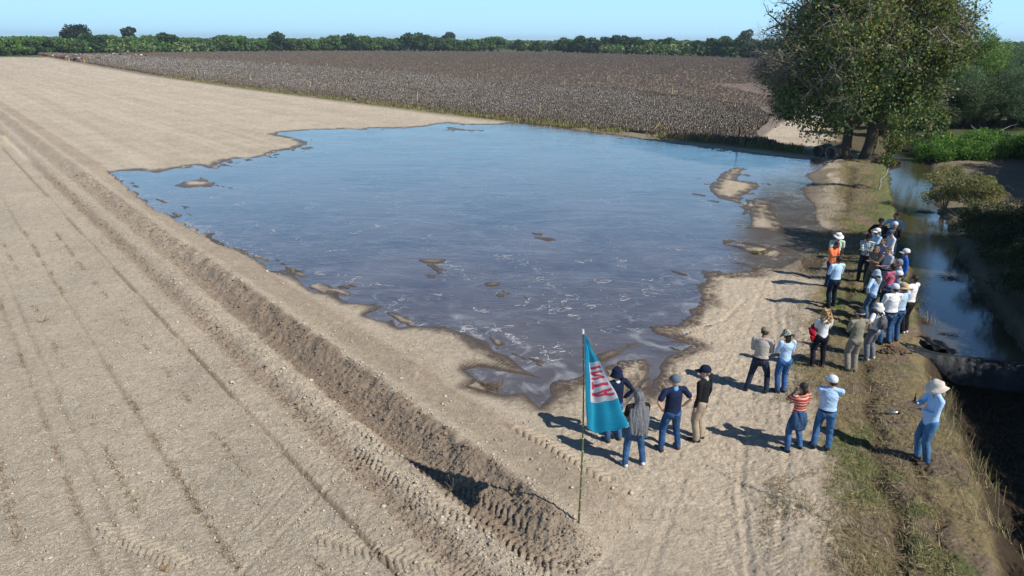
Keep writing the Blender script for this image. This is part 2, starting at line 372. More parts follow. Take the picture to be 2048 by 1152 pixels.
def tubes(P0, P1, R0, R1, sides=4):
    P0 = np.asarray(P0, float); P1 = np.asarray(P1, float); R0 = np.asarray(R0, float); R1 = np.asarray(R1, float)
    d = P1 - P0; L = np.linalg.norm(d, axis=1, keepdims=True) + 1e-9; d = d / L
    a = np.where(np.abs(d[:, 2:3]) < .9, np.array([[0, 0, 1.]]), np.array([[1., 0, 0]]))
    u = np.cross(d, a); u /= np.linalg.norm(u, axis=1, keepdims=True); v = np.cross(d, u)
    an = np.arange(sides) * 2 * math.pi / sides
    ring = u[:, None] * np.cos(an)[None, :, None] + v[:, None] * np.sin(an)[None, :, None]
    V = np.concatenate([P0[:, None] + ring * R0[:, None, None], P1[:, None] + ring * R1[:, None, None]], 1)
    i = np.arange(sides); j = (i + 1) % sides
    f = np.stack([i, j, j + sides, i + sides], 1)
    Fc = (f[None] + (np.arange(len(P0)) * 2 * sides)[:, None, None]).reshape(-1, 4)
    return V.reshape(-1, 3), Fc

def leafquads(pos, size, aspect=.6, droop=0.0, rg=rng):
    n = len(pos)
    d = rg.normal(size=(n, 3)); d[:, 2] -= droop; d /= np.linalg.norm(d, axis=1, keepdims=True)
    e = np.cross(d, rg.normal(size=(n, 3))); e /= np.linalg.norm(e, axis=1, keepdims=True)
    s = (size * (.6 + .8 * rg.random(n)))[:, None]
    a = pos - d * s * .5; b = pos + e * s * .5 * aspect; c = pos + d * s * .5; dd = pos - e * s * .5 * aspect
    V = np.stack([a, b, c, dd], 1).reshape(-1, 3)
    return V, np.arange(n * 4).reshape(-1, 4)

def merge(parts):
    Vs, Fs, o = [], [], 0
    for V, f in parts:
        Vs.append(V); Fs.append(np.asarray(f) + o); o += len(V)
    return np.concatenate(Vs), np.concatenate(Fs)

# ------------------------------------------------------------------ materials
def mat(name, col=(.5, .5, .5), rough=.8, spec=.3):
    m = bpy.data.materials.new(name); m.use_nodes = True
    b = m.node_tree.nodes['Principled BSDF']
    b.inputs['Base Color'].default_value = (*col, 1); b.inputs['Roughness'].default_value = rough
    b.inputs['Specular IOR Level'].default_value = spec
    return m
class NB:
    """small node helper"""
    def __init__(s, m): s.t = m.node_tree; s.n = s.t.nodes; s.l = s.t.links; s.b = s.n['Principled BSDF']
    def new(s, ty, **kw):
        o = s.n.new(ty)
        for k, v in kw.items(): setattr(o, k, v)
        return o
    def noise(s, scale, detail=3, rough=.55, vec=None, dist=0):
        o = s.new('ShaderNodeTexNoise'); o.inputs['Scale'].default_value = scale; o.inputs['Detail'].default_value = detail
        o.inputs['Roughness'].default_value = rough; o.inputs['Distortion'].default_value = dist
        if vec: s.l.new(vec, o.inputs['Vector'])
        return o.outputs['Fac']
    def coord(s, kind='Object', scale=None):
        o = s.new('ShaderNodeTexCoord').outputs[kind]
        if scale:
            mp = s.new('ShaderNodeMapping'); mp.inputs['Scale'].default_value = scale; s.l.new(o, mp.inputs['Vector']); o = mp.outputs[0]
        return o
    def ramp(s, fac, a, b, ca=(0, 0, 0, 1), cb=(1, 1, 1, 1)):
        o = s.new('ShaderNodeValToRGB'); o.color_ramp.elements[0].position = a; o.color_ramp.elements[1].position = b
        o.color_ramp.elements[0].color = ca; o.color_ramp.elements[1].color = cb; s.l.new(fac, o.inputs[0]); return o.outputs[0]
    def math(s, op, a, b=None):
        o = s.new('ShaderNodeMath', operation=op)
        for i, v in enumerate((a, b)):
            if v is None: continue
            if isinstance(v, (int, float)): o.inputs[i].default_value = v
            else: s.l.new(v, o.inputs[i])
        return o.outputs[0]
    def mixc(s, fac, a, b, bt='MIX'):
        o = s.new('ShaderNodeMixRGB', blend_type=bt)
        for i, v in enumerate((fac, a, b)):
            if isinstance(v, (int, float)): o.inputs[i].default_value = v
            elif isinstance(v, tuple): o.inputs[i].default_value = (*v, 1) if len(v) == 3 else v
            else: s.l.new(v, o.inputs[i])
        return o.outputs[0]
    def bump(s, hgt, dist, strength=1.0, nrm=None):
        o = s.new('ShaderNodeBump'); o.inputs['Distance'].default_value = dist; o.inputs['Strength'].default_value = strength
        s.l.new(hgt, o.inputs['Height'])
        if nrm: s.l.new(nrm, o.inputs['Normal'])
        return o.outputs[0]
    def attr(s, name, out='Color'):
        o = s.new('ShaderNodeAttribute'); o.attribute_name = name; return o.outputs[out]

def vcmat(name, rough=.8, spec=.2, transl=0.0, bumpsc=None):
    m = mat(name, rough=rough, spec=spec); k = NB(m)
    c = k.attr('Col'); k.l.new(c, k.b.inputs['Base Color'])
    if transl:
        tr = k.new('ShaderNodeBsdfTranslucent'); mx = k.new('ShaderNodeMixShader'); mx.inputs[0].default_value = transl
        k.l.new(c, tr.inputs[0]); k.l.new(k.b.outputs[0], mx.inputs[1]); k.l.new(tr.outputs[0], mx.inputs[2])
        k.l.new(mx.outputs[0], k.n['Material Output'].inputs['Surface'])
    if bumpsc:
        k.l.new(k.bump(k.noise(bumpsc, 4, vec=k.coord()), .02), k.b.inputs['Normal'])
    return m

def ground_mat():
    m = mat('soil', rough=.95, spec=.15); k = NB(m); oc = k.coord()
    c = k.attr('Col'); wet = k.attr('wet', 'Fac')
    n1 = k.noise(45, 5, .7, oc); n2 = k.noise(9, 5, .65, oc); n3 = k.noise(160, 2, .6, oc)
    v = k.mixc(1.0, c, k.ramp(n1, .32, .68, (.60, .58, .56, 1), (1.32, 1.32, 1.32, 1)), 'MULTIPLY')
    v = k.mixc(1.0, v, k.ramp(n2, .25, .75, (.86, .85, .84, 1), (1.14, 1.14, 1.14, 1)), 'MULTIPLY')
    dark = k.mixc(1.0, v, (.22, .19, .18), 'MULTIPLY')
    v = k.mixc(wet, v, dark)
    k.l.new(v, k.b.inputs['Base Color'])
    r = k.math('SUBTRACT', .95, k.math('MULTIPLY', wet, .62)); k.l.new(r, k.b.inputs['Roughness'])
    b1 = k.bump(n2, .06, .8); b2 = k.bump(n1, .03, 1.0, b1); b3 = k.bump(n3, .006, .7, b2); k.l.new(b3, k.b.inputs['Normal'])
    return m

def water_mat(name, deep, scum, foam=True, flow=False):
    m = mat(name, rough=.06, spec=.5); k = NB(m); oc = k.coord()
    big = k.noise(.16, 4, .6, oc, .6); mid = k.noise(1.1, 4, .6, oc, 1.2)
    c = k.mixc(k.ramp(big, .38, .66), deep, scum)
    wsp = k.ramp(k.noise(.5, 6, .7, k.coord(scale=(.6, 1.5, 1)), 2.0), .5, .68)
    c = k.mixc(k.math('MULTIPLY', k.ramp(mid, .35, .7), .35), c, tuple(v * 1.35 for v in scum)); c = k.mixc(k.math('MULTIPLY', wsp, .35 if foam else 0.0), c, (.26, .25, .25))
    rp = k.math('ADD', .05, k.math('MULTIPLY', k.ramp(big, .3, .7), .1))
    if foam:
        oc2 = k.coord(scale=(1, 1.0, 1))
        f1 = k.noise(1.8, 6, .68, oc2, .9)
        ridge = k.ramp(k.math('ABSOLUTE', k.math('SUBTRACT', f1, .5)), .004, .022, (1, 1, 1, 1), (0, 0, 0, 1))
        patch = k.ramp(k.noise(.55, 3, .6, oc, .4), .57, .66)
        patch2 = k.ramp(k.noise(4.2, 2, .6, oc), .5, .66)
        fine = k.ramp(k.noise(26, 3, .7, oc), .66, .74)
        fm = k.math('MULTIPLY', k.math('MULTIPLY', ridge, patch), patch2)
        fm = k.math('MAXIMUM', fm, k.math('MULTIPLY', k.math('MULTIPLY', fine, k.ramp(big, .45, .6)), .35))
        # pale scum drifts round shores
        sh = k.attr('shore', 'Fac'); sc2 = k.math('MULTIPLY', k.math('MULTIPLY', sh, k.ramp(k.noise(.7, 5, .7, oc, 1.5), .52, .66)), .30)
        fm = k.math('MAXIMUM', fm, sc2)
        c = k.mixc(fm, c, (.62, .62, .62)); k.l.new(k.math('ADD', rp, k.math('MULTIPLY', fm, .6)), k.b.inputs['Roughness'])
    else: k.l.new(rp, k.b.inputs['Roughness'])
    k.l.new(c, k.b.inputs['Base Color']); k.b.inputs['IOR'].default_value = 2.1 if foam else 1.8
    r1 = k.noise(3.2, 3, .6, k.coord(scale=(1, 1.8, 1)), .3); r2 = k.noise(14, 2, .6, oc)
    if foam:
        wp = k.ramp(k.noise(.22, 4, .65, k.coord(scale=(.7, 1.6, 1)), 1.2), .35, .65, (.25, .25, .25, 1), (1.6, 1.6, 1.6, 1)); r1 = k.math('MULTIPLY', r1, wp)
    b1 = k.bump(r1, .03, .35 if foam else .12); b2 = k.bump(r2, .008, .4 if foam else .15, b1); k.l.new(b2, k.b.inputs['Normal'])
    return m

MG = ground_mat()
MPOND = water_mat('muddy_water', (.070, .060, .054), (.13, .112, .104))
MCANAL = water_mat('canal_water', (.040, .036, .016), (.065, .056, .028), foam=False)
MLEAF = vcmat('leaf', .55, .3, .28)
MBARK = vcmat('bark', .9, .1, bumpsc=30)
MDRY = vcmat('dry_stalks', .85, .15)
MCLOD = vcmat('clods', .95, .1)

# ------------------------------------------------------------------ ground sheet
def grid():
    t = np.concatenate([np.linspace(2.4, 1.02, 60, endpoint=False), np.linspace(1.02, .0122, 860)])
    ys = CAMH / t
    ys = np.concatenate([[-60, -40, -25, -15, -8, -4, -1, 1, 2.2], ys, [800, 950, 1200, 1600, 2300, 3500, 6000, 9000, 14000]])
    u = np.concatenate([np.linspace(-3.0, -1.2, 40, endpoint=False), np.linspace(-1.2, 1.2, 1240), np.linspace(1.2, 3.0, 41)[1:]])
    sx = np.where(ys > 5, ys, 5 + (5 - ys) * .5)
    X = u[None, :] * sx[:, None]; Y = np.repeat(ys[:, None], len(u), 1)
    return X, Y
X, Y = grid()
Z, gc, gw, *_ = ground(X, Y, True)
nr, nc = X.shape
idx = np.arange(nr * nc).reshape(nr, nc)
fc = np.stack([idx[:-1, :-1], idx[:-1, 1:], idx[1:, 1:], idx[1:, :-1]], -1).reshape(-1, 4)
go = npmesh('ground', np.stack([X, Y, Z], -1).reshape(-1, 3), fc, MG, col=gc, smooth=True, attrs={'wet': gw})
tag(go, 'bare pale farm soil with furrows, a dyke and tyre prints', 'ground', kind='structure')
del X, Y, Z, gc, gw, fc

# ------------------------------------------------------------------ water
def water_grid():
    xs = np.arange(-30, 34, .25); ys = np.arange(11, 80, .25)
    XX, YY = np.meshgrid(xs, ys); sd = sdpoly(XX.ravel(), YY.ravel(), POND, 6).reshape(XX.shape)
    c2 = sdpoly(XX.ravel(), YY.ravel(), CANAL, 6).reshape(XX.shape)
    keep = (sd < .8) & (c2 > -.3)
    cell = keep[:-1, :-1] & keep[1:, :-1] & keep[:-1, 1:] & keep[1:, 1:]
    id_ = np.arange(XX.size).reshape(XX.shape)
    f = np.stack([id_[:-1, :-1], id_[:-1, 1:], id_[1:, 1:], id_[1:, :-1]], -1)[cell]
    used = np.unique(f); remap = -np.ones(XX.size, int); remap[used] = np.arange(len(used))
    V = np.stack([XX.ravel(), YY.ravel(), np.zeros(XX.size)], 1)[used]
    sh = sst(-1.6, -.1, sd.ravel()[used])
    o = npmesh('pond_water', V, remap[f], MPOND, attrs={'shore': sh})
    tag(o, 'shallow muddy water flooding the levelled field', 'water', kind='structure')
water_grid()
def canal_grid():
    L = [p for p in cl if p[1] > DAMY + .35]; R = [p for p in cr if p[1] > DAMY - .3]
    L.append((L[-1][0] - .2, DAMY + .3)); R.append((R[-1][0] + .8, DAMY - 1.1))
    def res(P, n=60):
        P = np.array(P); d = np.r_[0, np.cumsum(np.hypot(*np.diff(P, axis=0).T))]; t = np.linspace(0, d[-1], n)
        return np.stack([np.interp(t, d, P[:, 0]), np.interp(t, d, P[:, 1])], 1)
    a = res(L) - [.9, 0]; b = res(R) + [.9, 0]
    V = [];
    for i in range(60):
        for j in range(7):
            p = a[i] * (1 - j / 6) + b[i] * (j / 6); V.append((p[0], p[1], .012))
    f = [(i * 7 + j, i * 7 + j + 1, i * 7 + j + 8, i * 7 + j + 7) for i in range(59) for j in range(6)]
    o = npmesh('canal_water', V, f, MCANAL)
    tag(o, 'still greenish brown water of the supply canal', 'water', kind='structure')
canal_grid()
# ------------------------------------------------------------------ people
SK = {'light': (.55, .32, .22), 'tan': (.40, .22, .14), 'brown': (.26, .135, .08)}
_cl = {}
def cloth(kind, col, **kw):
    key = (kind, col)
    if key in _cl: return _cl[key]
    m = mat('cloth_' + kind, col, .9, .12); k = NB(m); oc = k.coord()
    if kind == 'denim':
        n = k.noise(7, 4, .6, k.coord(scale=(1, 1, .5))); c = k.ramp(n, .35, .7, (*[v * .6 for v in col], 1), (*[min(1, v * 1.5) for v in col], 1))
        k.l.new(c, k.b.inputs['Base Color'])
    elif kind == 'stripe':
        sp = k.new('ShaderNodeSeparateXYZ'); k.l.new(oc, sp.inputs[0])
        s = k.math('SINE', k.math('MULTIPLY', sp.outputs[2], 95)); s2 = k.math('SINE', k.math('MULTIPLY', sp.outputs[2], 47.5))
        c = k.mixc(k.ramp(s, .35, .5), (.42, .075, .05), (.72, .45, .38)); c = k.mixc(k.ramp(s2, .7, .8), c, (.32, .05, .045)); k.l.new(c, k.b.inputs['Base Color'])
    elif kind == 'check':
        sp = k.new('ShaderNodeSeparateXYZ'); k.l.new(oc, sp.inputs[0])
        a = k.ramp(k.math('SINE', k.math('MULTIPLY', k.math('ADD', sp.outputs[0], sp.outputs[1]), 85)), .3, .6); b = k.ramp(k.math('SINE', k.math('MULTIPLY', sp.outputs[2], 85)), .3, .6)
        c = k.mixc(k.math('MULTIPLY', k.math('ADD', a, b), .5), tuple(v * .32 for v in col), col); k.l.new(c, k.b.inputs['Base Color'])
    elif kind == 'camo':
        n = k.noise(22, 2, .5, oc, 1); c = k.ramp(n, .45, .53, (.09, .10, .06, 1), (*col, 1)); k.l.new(c, k.b.inputs['Base Color'])
    else:
        n = k.noise(5, 3, .6, oc); c = k.ramp(n, .3, .7, (*[v * .88 for v in col], 1), (*[min(1, v * 1.08) for v in col], 1)); k.l.new(c, k.b.inputs['Base Color'])
    n1 = k.noise(16, 3, .6, k.coord(scale=(1, 1, 2.2)), .8)
    k.l.new(k.bump(n1, .014, .8), k.b.inputs['Normal'])
    _cl[key] = m; return m
MSKIN = vcmat('skin', .55, .35)
def hairmat(col):
    key = ('hair', col)
    if key in _cl: return _cl[key]
    m = mat('hair_strands', col, .55, .4); k = NB(m)
    n = k.noise(60, 3, .7, k.coord(scale=(1, 1, .3)))
    k.l.new(k.ramp(n, .3, .7, (*[v * .55 for v in col], 1), (*[min(1, v * 1.6) for v in col], 1)), k.b.inputs['Base Color'])
    k.l.new(k.bump(n, .012, .9), k.b.inputs['Normal']); _cl[key] = m; return m
MSHOE = {c: cloth('plain', c) for c in ((.03, .027, .025), (.6, .6, .6), (.09, .07, .055))}

def V3(*a): return np.array(a, float)
def unit(v): return v / (np.linalg.norm(v) + 1e-9)

def tube(pts, rad, xdir=(1, 0, 0), flat=None, seg=12, cap=4):
    """closed tapered tube through pts; rad radii; flat = ratio of the other half-axis"""
    pts = [np.array(p, float) for p in pts]; n = len(pts)
    flat = flat if flat is not None else [1] * n
    rings = []
    def frame(t):
        x = np.array(xdir, float); x = x - (x @ t) * t
        if np.linalg.norm(x) < .15: x = np.array((0, 1., .01)); x = x - (x @ t) * t
        x = unit(x); return x, np.cross(t, x)
    ts = []
    for i in range(n):
        a = pts[max(i - 1, 0)]; b = pts[min(i + 1, n - 1)]; ts.append(unit(b - a))
    an = np.arange(seg) * 2 * math.pi / seg
    def ring(c, t, r, fl):
        x, y = frame(t); return c + np.cos(an)[:, None] * x * r + np.sin(an)[:, None] * y * r * fl
    rings.append(('p', pts[0] - ts[0] * rad[0] * min(flat[0], 1)))
    for k in range(cap, 0, -1):
        f = k / (cap + 1) * math.pi / 2
        rings.append(ring(pts[0] - ts[0] * rad[0] * min(flat[0], 1) * math.sin(f), ts[0], rad[0] * math.cos(f), flat[0]))
    for i in range(n): rings.append(ring(pts[i], ts[i], rad[i], flat[i]))
    for k in range(1, cap + 1):
        f = k / (cap + 1) * math.pi / 2
        rings.append(ring(pts[-1] + ts[-1] * rad[-1] * min(flat[-1], 1) * math.sin(f), ts[-1], rad[-1] * math.cos(f), flat[-1]))
    end = pts[-1] + ts[-1] * rad[-1] * min(flat[-1], 1)
    V = [rings[0][1]] + [v for r in rings[1:] for v in r] + [end]
    Fc = []; m = len(rings) - 1
    for j in range(seg): Fc.append((0, 1 + (j + 1) % seg, 1 + j))
    for i in range(m - 1):
        for j in range(seg):
            a = 1 + i * seg + j; b = 1 + i * seg + (j + 1) % seg; Fc.append((a, b, b + seg)); Fc.append((a, b + seg, a + seg))
    e = len(V) - 1; o = 1 + (m - 1) * seg
    for j in range(seg): Fc.append((o + j, o + (j + 1) % seg, e))
    return np.array(V), np.array(Fc)

def ell(c, r, R=None, seg=14, rings=9):
    V = [(0, 0, -1)]; Fc = []
    for i in range(1, rings):
        f = -math.pi / 2 + math.pi * i / rings
        for j in range(seg):
            a = 2 * math.pi * j / seg; V.append((math.cos(f) * math.cos(a), math.cos(f) * math.sin(a), math.sin(f)))
    V.append((0, 0, 1)); V = np.array(V) * np.array(r)
    if R is not None: V = V @ R.T
    V = V + np.array(c)
    for j in range(seg): Fc.append((0, 1 + (j + 1) % seg, 1 + j))
    for i in range(rings - 2):
        for j in range(seg):
            a = 1 + i * seg + j; b = 1 + i * seg + (j + 1) % seg; Fc.append((a, b, b + seg)); Fc.append((a, b + seg, a + seg))
    e = len(V) - 1; o = 1 + (rings - 2) * seg
    for j in range(seg): Fc.append((o + j, o + (j + 1) % seg, e))
    return V, np.array(Fc)

def remesh(name, prims, voxel, mat_, parent, smooth=2, fold=0.0, seed=0, colfn=None, vert=False):
    V, Fc = merge(prims)
    tmp = npmesh('tmp', V, Fc)
    md = tmp.modifiers.new('r', 'REMESH'); md.mode = 'VOXEL'; md.voxel_size = voxel; md.adaptivity = 0
    if smooth:
        ms = tmp.modifiers.new('s', 'SMOOTH'); ms.factor = .5; ms.iterations = smooth
    dg = bpy.context.evaluated_depsgraph_get()
    ev = tmp.evaluated_get(dg); me = bpy.data.meshes.new_from_object(ev)
    old = tmp.data; bpy.data.objects.remove(tmp); bpy.data.meshes.remove(old)
    n = len(me.vertices); co = np.empty(n * 3, np.float32); me.vertices.foreach_get('co', co); co = co.reshape(-1, 3).astype(float)
    if fold:
        nm = np.empty(n * 3, np.float32); me.vertices.foreach_get('normal', nm); nm = nm.reshape(-1, 3)
        if vert: q0_ = fbm(co[:, 0] * 24 + co[:, 1] * 5, co[:, 2] * 3, seed, 3) - .5; co = co + nm * (q0_ * 2.2 * fold)[:, None]; fold *= .15
        q = fbm(co[:, 0] * 7 + co[:, 2] * 5 + seed * 3.1, co[:, 2] * 13 + co[:, 1] * 9, seed, 3) - .5
        q2 = fbm(co[:, 1] * 16 + seed, co[:, 2] * 20 + co[:, 0] * 16, seed + 5, 2) - .5
        co = co + nm * ((q * 1.5 + q2 * .7) * fold)[:, None]
        me.vertices.foreach_set('co', co.astype(np.float32).ravel())
    me.polygons.foreach_set('use_smooth', np.ones(len(me.polygons), bool))
    me.materials.clear(); me.materials.append(mat_)
    if colfn:
        c = np.ones((n, 4), np.float32); c[:, :3] = colfn(co)
        a = me.color_attributes.new('Col', 'FLOAT_COLOR', 'POINT'); a.data.foreach_set('color', c.ravel())
    me.name = name; me.update()
    o = bpy.data.objects.new(name, me); COL.objects.link(o); o.parent = parent
    return o

def rotm(yaw, pitch):
    cy, sy = math.cos(yaw), math.sin(yaw); cp, sp = math.cos(pitch), math.sin(pitch)
    return np.array([[cy, -sy, 0], [sy, cy, 0], [0, 0, 1]]) @ np.array([[1, 0, 0], [0, cp, -sp], [0, sp, cp]])

def ik(a, t, l1, l2, pole):
    d = t - a; L = np.linalg.norm(d)
    if L > (l1 + l2) * .985: t = a + d / L * (l1 + l2) * .985; d = t - a; L = np.linalg.norm(d)
    x = (l1 * l1 - l2 * l2 + L * L) / (2 * L); hgt = math.sqrt(max(l1 * l1 - x * x, 1e-6)); u = d / L
    p = pole - (pole @ u) * u; p = unit(p)
    return a + u * x + p * hgt, t

ARMS = {  # wrist targets (right-hand side, x positive), elbow poles, hand direction, curl
 'hips': ((.235, .02, 1.02), (1, -.5, .1), (-.5, .55, -.45), .7),
 'down': ((.27, .03, .84), (.3, -1, 0), (-.05, .12, -1), .35),
 'front': ((.09, .27, 1.10), (.6, -.6, -.6), (-.8, .5, .1), .8),
 'back': ((.06, -.19, .98), (1, -.3, -.2), (-1, -.1, -.2), .6),
 'phone': ((.10, .36, 1.27), (.5, -.5, -.8), (-.3, .6, .6), 1.0),
 'radio': ((.05, .29, 1.23), (.7, -.2, -.8), (-.15, .55, .7), 1.1),
 'belly': ((.02, .20, 1.12), (.8, -.5, -.5), (-.9, .3, .1), .8),
 'low': ((.13, .20, .95), (.8, -.6, -.3), (-.6, .4, -.6), .8),
 'chin': ((.07, .17, 1.47), (.7, .2, -1), (-.3, .0, .8), .9),
 'pocket': ((.235, .06, .93), (.8, -1, 0), (-.1, .3, -1), .5),
}
def lathe(prof, seg=28, wob=0, seed=0, sy=1.0, c=(0, 0, 0)):
    """surface of revolution with a folded brim"""
    V, Fc = [], []
    n = len(prof)
    for r, z in prof:
        for j in range(seg):
            a = 2 * math.pi * j / seg; dz = wob * (r ** 2) * math.sin(2 * a + seed) * 12 + wob * (r ** 2) * math.sin(3 * a + seed * 2) * 6
            V.append((c[0] + r * math.cos(a), c[1] + r * math.sin(a) * sy, c[2] + z + dz))
    for i in range(n - 1):
        for j in range(seg):
            a = i * seg + j; b = i * seg + (j + 1) % seg; Fc.append((a, b, b + seg, a + seg))
    return np.array(V), np.array(Fc)

def person(label, foot=None, head=None, H=1.73, face=90, skin='tan', shirt=('plain', (.5, .6, .75)), sleeve='long', trous=('denim', (.05, .1, .22)),
           arms=('hips', 'hips'), hat=None, hair=((.02, .015, .012), 'short'), look=0, nod=0.0, stance=.13, stride=0.0, lean=0.0, bulk=1.0, female=False,
           shoe=0, hipshift=0.0, extra=None, tuck=True, near=True, hoodie=False, tied=False, cross=False, collar=None):
    k = H / 1.75; sd = abs(hash(label)) % 97 if False else sum(map(ord, label)) % 97
    if foot is not None: x, y, z = on_ground(*foot)
    else:
        x, y = G(head[0], head[1], 1.72 * k + .15); z = zg(x, y); x, y = G(head[0], head[1], H + z); z = zg(x, y)
    fa = math.radians(face - 90)
    root = empty('person', (x, y, z - .006), fa)
    tag(root, label, 'person', None); root['group'] = 'people standing on the bank'
    # feet heights on uneven soil
    def loc2z(px_, py_):
        c, s = math.cos(fa), math.sin(fa); return zg(x + px_ * c - py_ * s, y + px_ * s + py_ * c) - z
    B = bulk; sw = (.17 if female else .20) * (.6 + .4 * B); hw = .095 if female else .088
    hipz = .92
    feet = []
    for sgn in (1, -1):
        fx = sgn * stance + hipshift; fy = sgn * stride
        feet.append(V3(fx, fy, loc2z(fx, fy) / k))
    T = lambda p: p * k
    hz = min(math.sqrt(.846 ** 2 - (feet[i_][0] - hipshift * .4 - (1, -1)[i_] * hw) ** 2 - feet[i_][1] ** 2) + .085 + feet[i_][2] for i_ in (0, 1))
    hips = V3(hipshift * .4, 0, hz)
    def tors(p):  # lean about the hips
        v = np.array(p, float) - V3(0, 0, hipz); c, s = math.cos(lean), math.sin(lean)
        return hips + V3(v[0], v[1] * c + v[2] * s, -v[1] * s + v[2] * c)
    legs = []
    for i, sgn in enumerate((1, -1)):
        hj = hips + V3(sgn * hw, 0, 0); an = feet[i] + V3(0, 0, .085)
        kn, an = ik(hj, an, .425, .425, V3(sgn * .15, 1, 0)); an = feet[i] + V3(0, 0, .085)
        legs.append((hj, kn, an))
    armj = []
    for i, sgn in enumerate((1, -1)):
        sp = tors((sgn * sw, 0, 1.435))
        tgt, pole, hd, curl = ARMS[arms[i]]
        m_ = V3(sgn, 1, 1)
        tg = V3(*tgt) * m_
        if arms[i] == 'hips': tg[0] = sgn * (.19 + .05 * B)
        if cross and arms[i] in ('front',):
            tg = V3(-sgn * .10, .19 + .03 * (i == 0) + .03 * B, 1.22 - .03 * i); pole = (.7, -.1, -.8); hd = (-.9, -.1, .3)
        tg = tors(tg) if arms[i] not in ('down',) else tors(tg)
        el, wr = ik(sp, tg, .285, .25, V3(*pole) * m_)
        armj.append((sp, el, wr, unit(V3(*hd) * m_), curl, sgn))
    nb = tors((0, -.005, 1.48)); hc = nb + V3(0, .02 + .04 * nod, .155); HR = rotm(math.radians(look), -nod)
    hc = nb + HR @ V3(0, .02, .155)
    vox = .0075 if near else .0095
    # ---- body: one surface
    Bp = []
    Bp.append(tube([T(tors((0, 0, .88))), T(tors((0, 0, 1.0))), T(tors((0, .0, 1.12))), T(tors((0, 0, 1.3))), T(tors((0, 0, 1.42)))],
                   [.15 * k * B, .14 * k * B, .125 * k * B, .145 * k * B, .11 * k], (1, 0, 0), [.68, .66, .7, .68, .7]))
    Bp.append(tube([T(armj[1][0]), T(tors((0, -.01, 1.455))), T(armj[0][0])], [.05 * k, .06 * k, .05 * k]))
    Bp.append(tube([T(tors((0, -.01, 1.42))), T(nb), T(hc + HR @ V3(0, -.02, -.05))], [.062 * k, .056 * k, .056 * k]))
    hs_ = k * (1.06 if not female else 1.03)
    def hp(c, r): return ell(T(hc) + HR @ (V3(*c) * hs_), V3(*r) * hs_, HR)
    Bp += [hp((0, -.008, .025), (.077, .096, .09)), hp((0, .018, -.04), (.061, .078, .072)), hp((0, .052, -.078), (.034, .034, .026)),
           hp((0, .098, -.012), (.0125, .018, .024)), hp((0, .106, -.024), (.017, .014, .011)), hp((.02, .082, .026), (.026, .014, .009)), hp((-.02, .082, .026), (.026, .014, .009)),
           hp((.079, -.008, -.008), (.011, .022, .034)), hp((-.079, -.008, -.008), (.011, .022, .034)), hp((0, .088, -.052), (.024, .012, .010))]
    for hj, kn, an in legs:
        Bp.append(tube([T(hj), T((hj + kn) / 2 + V3(0, .01, 0)), T(kn), T((kn * .6 + an * .4) + V3(0, -.012, 0)), T(an)], [.082 * k, .07 * k, .052 * k, .053 * k, .036 * k]))
        Bp.append(tube([T(an + V3(0, -.03, -.045)), T(an + V3(0, .09, -.055))], [.035 * k, .032 * k], flat=[.8, .7]))
    for sp, el, wr, hd, curl, sgn in armj:
        Bp.append(tube([T(sp), T((sp + el) / 2), T(el), T((el * .65 + wr * .35)), T(wr)], [.052 * k, .045 * k, .038 * k, .037 * k, .026 * k]))
        # hand: palm, four unequal bent fingers, thumb from the side of the palm
        side = unit(np.cross(hd, V3(0, 0, 1)) if abs(hd[2]) < .9 else V3(0, 1, 0)); 
        pn = unit(np.cross(side, hd)); 
        if pn @ (hc * 0 + V3(-sgn, -.2, -.4)) < 0: pn = -pn
        side = unit(np.cross(hd, pn))
        pc = wr + hd * .045
        Bp.append(tube([T(wr - hd * .01), T(wr + hd * .04), T(wr + hd * .085)], [.024 * k, .038 * k, .036 * k], side, [.75, .42, .38]))
        for fi, (off, ln) in enumerate(((-.029, .070), (-.0095, .080), (.0105, .075), (.029, .058))):
            b0 = wr + hd * .085 + side * off; c1 = curl * .7
            d1 = unit(hd * math.cos(c1) + pn * math.sin(c1)); b1 = b0 + d1 * ln * .5
            c2 = curl * 1.5; d2 = unit(hd * math.cos(c2) + pn * math.sin(c2)); b2 = b1 + d2 * ln * .5
            Bp.append(tube([T(b0 - hd * .01), T(b1), T(b2)], [.0092 * k, .0085 * k, .0072 * k], side, seg=8, cap=2))
        ts = -1.0; b0 = wr + hd * .03 + side * ts * .03; b1 = b0 + unit(hd * .75 + side * ts * .7 + pn * .3) * .035; b2 = b1 + unit(hd + side * ts * .15 + pn * .5) * .03
        Bp.append(tube([T(b0), T(b1), T(b2)], [.0125 * k, .0105 * k, .0085 * k], side, seg=8, cap=2))
    sc0 = np.array(SK[skin])
    hcw = T(hc)
    def bcol(co):
        c = np.tile(sc0, (len(co), 1)); q = (co - hcw) @ HR / hs_
        def blob(p, r): return np.clip(1.6 - 1.6 * np.sqrt(sum(((q[:, i] - p[i]) / r[i]) ** 2 for i in range(3))), 0, 1)[:, None]
        front = (q[:, 1] > .05)[:, None]
        for sx in (1, -1):
            f = blob((sx * .031, .085, .006), (.018, .03, .009)) * front; c = c * (1 - f) + np.array((.55, .52, .5)) * f
            f = blob((sx * .031, .088, .006), (.008, .03, .009)) * front; c = c * (1 - f) + np.array((.02, .012, .01)) * f
            f = blob((sx * .033, .085, .03), (.026, .03, .007)) * front; c = c * (1 - f) + np.array((.04, .025, .02)) * f
        f = blob((0, .095, -.053), (.026, .03, .008)) * front; c = c * (1 - f) + sc0 * np.array((1.0, .55, .5)) * f
        f = np.clip((q[:, 2] < .12) * 1.0, 0, 1)[:, None]
        return c
    remesh('body', Bp, vox, MSKIN, root, 2, colfn=bcol)
    # ---- trousers
    tk, tc = trous; lo = .012 if trous[0] == 'denim' else .02
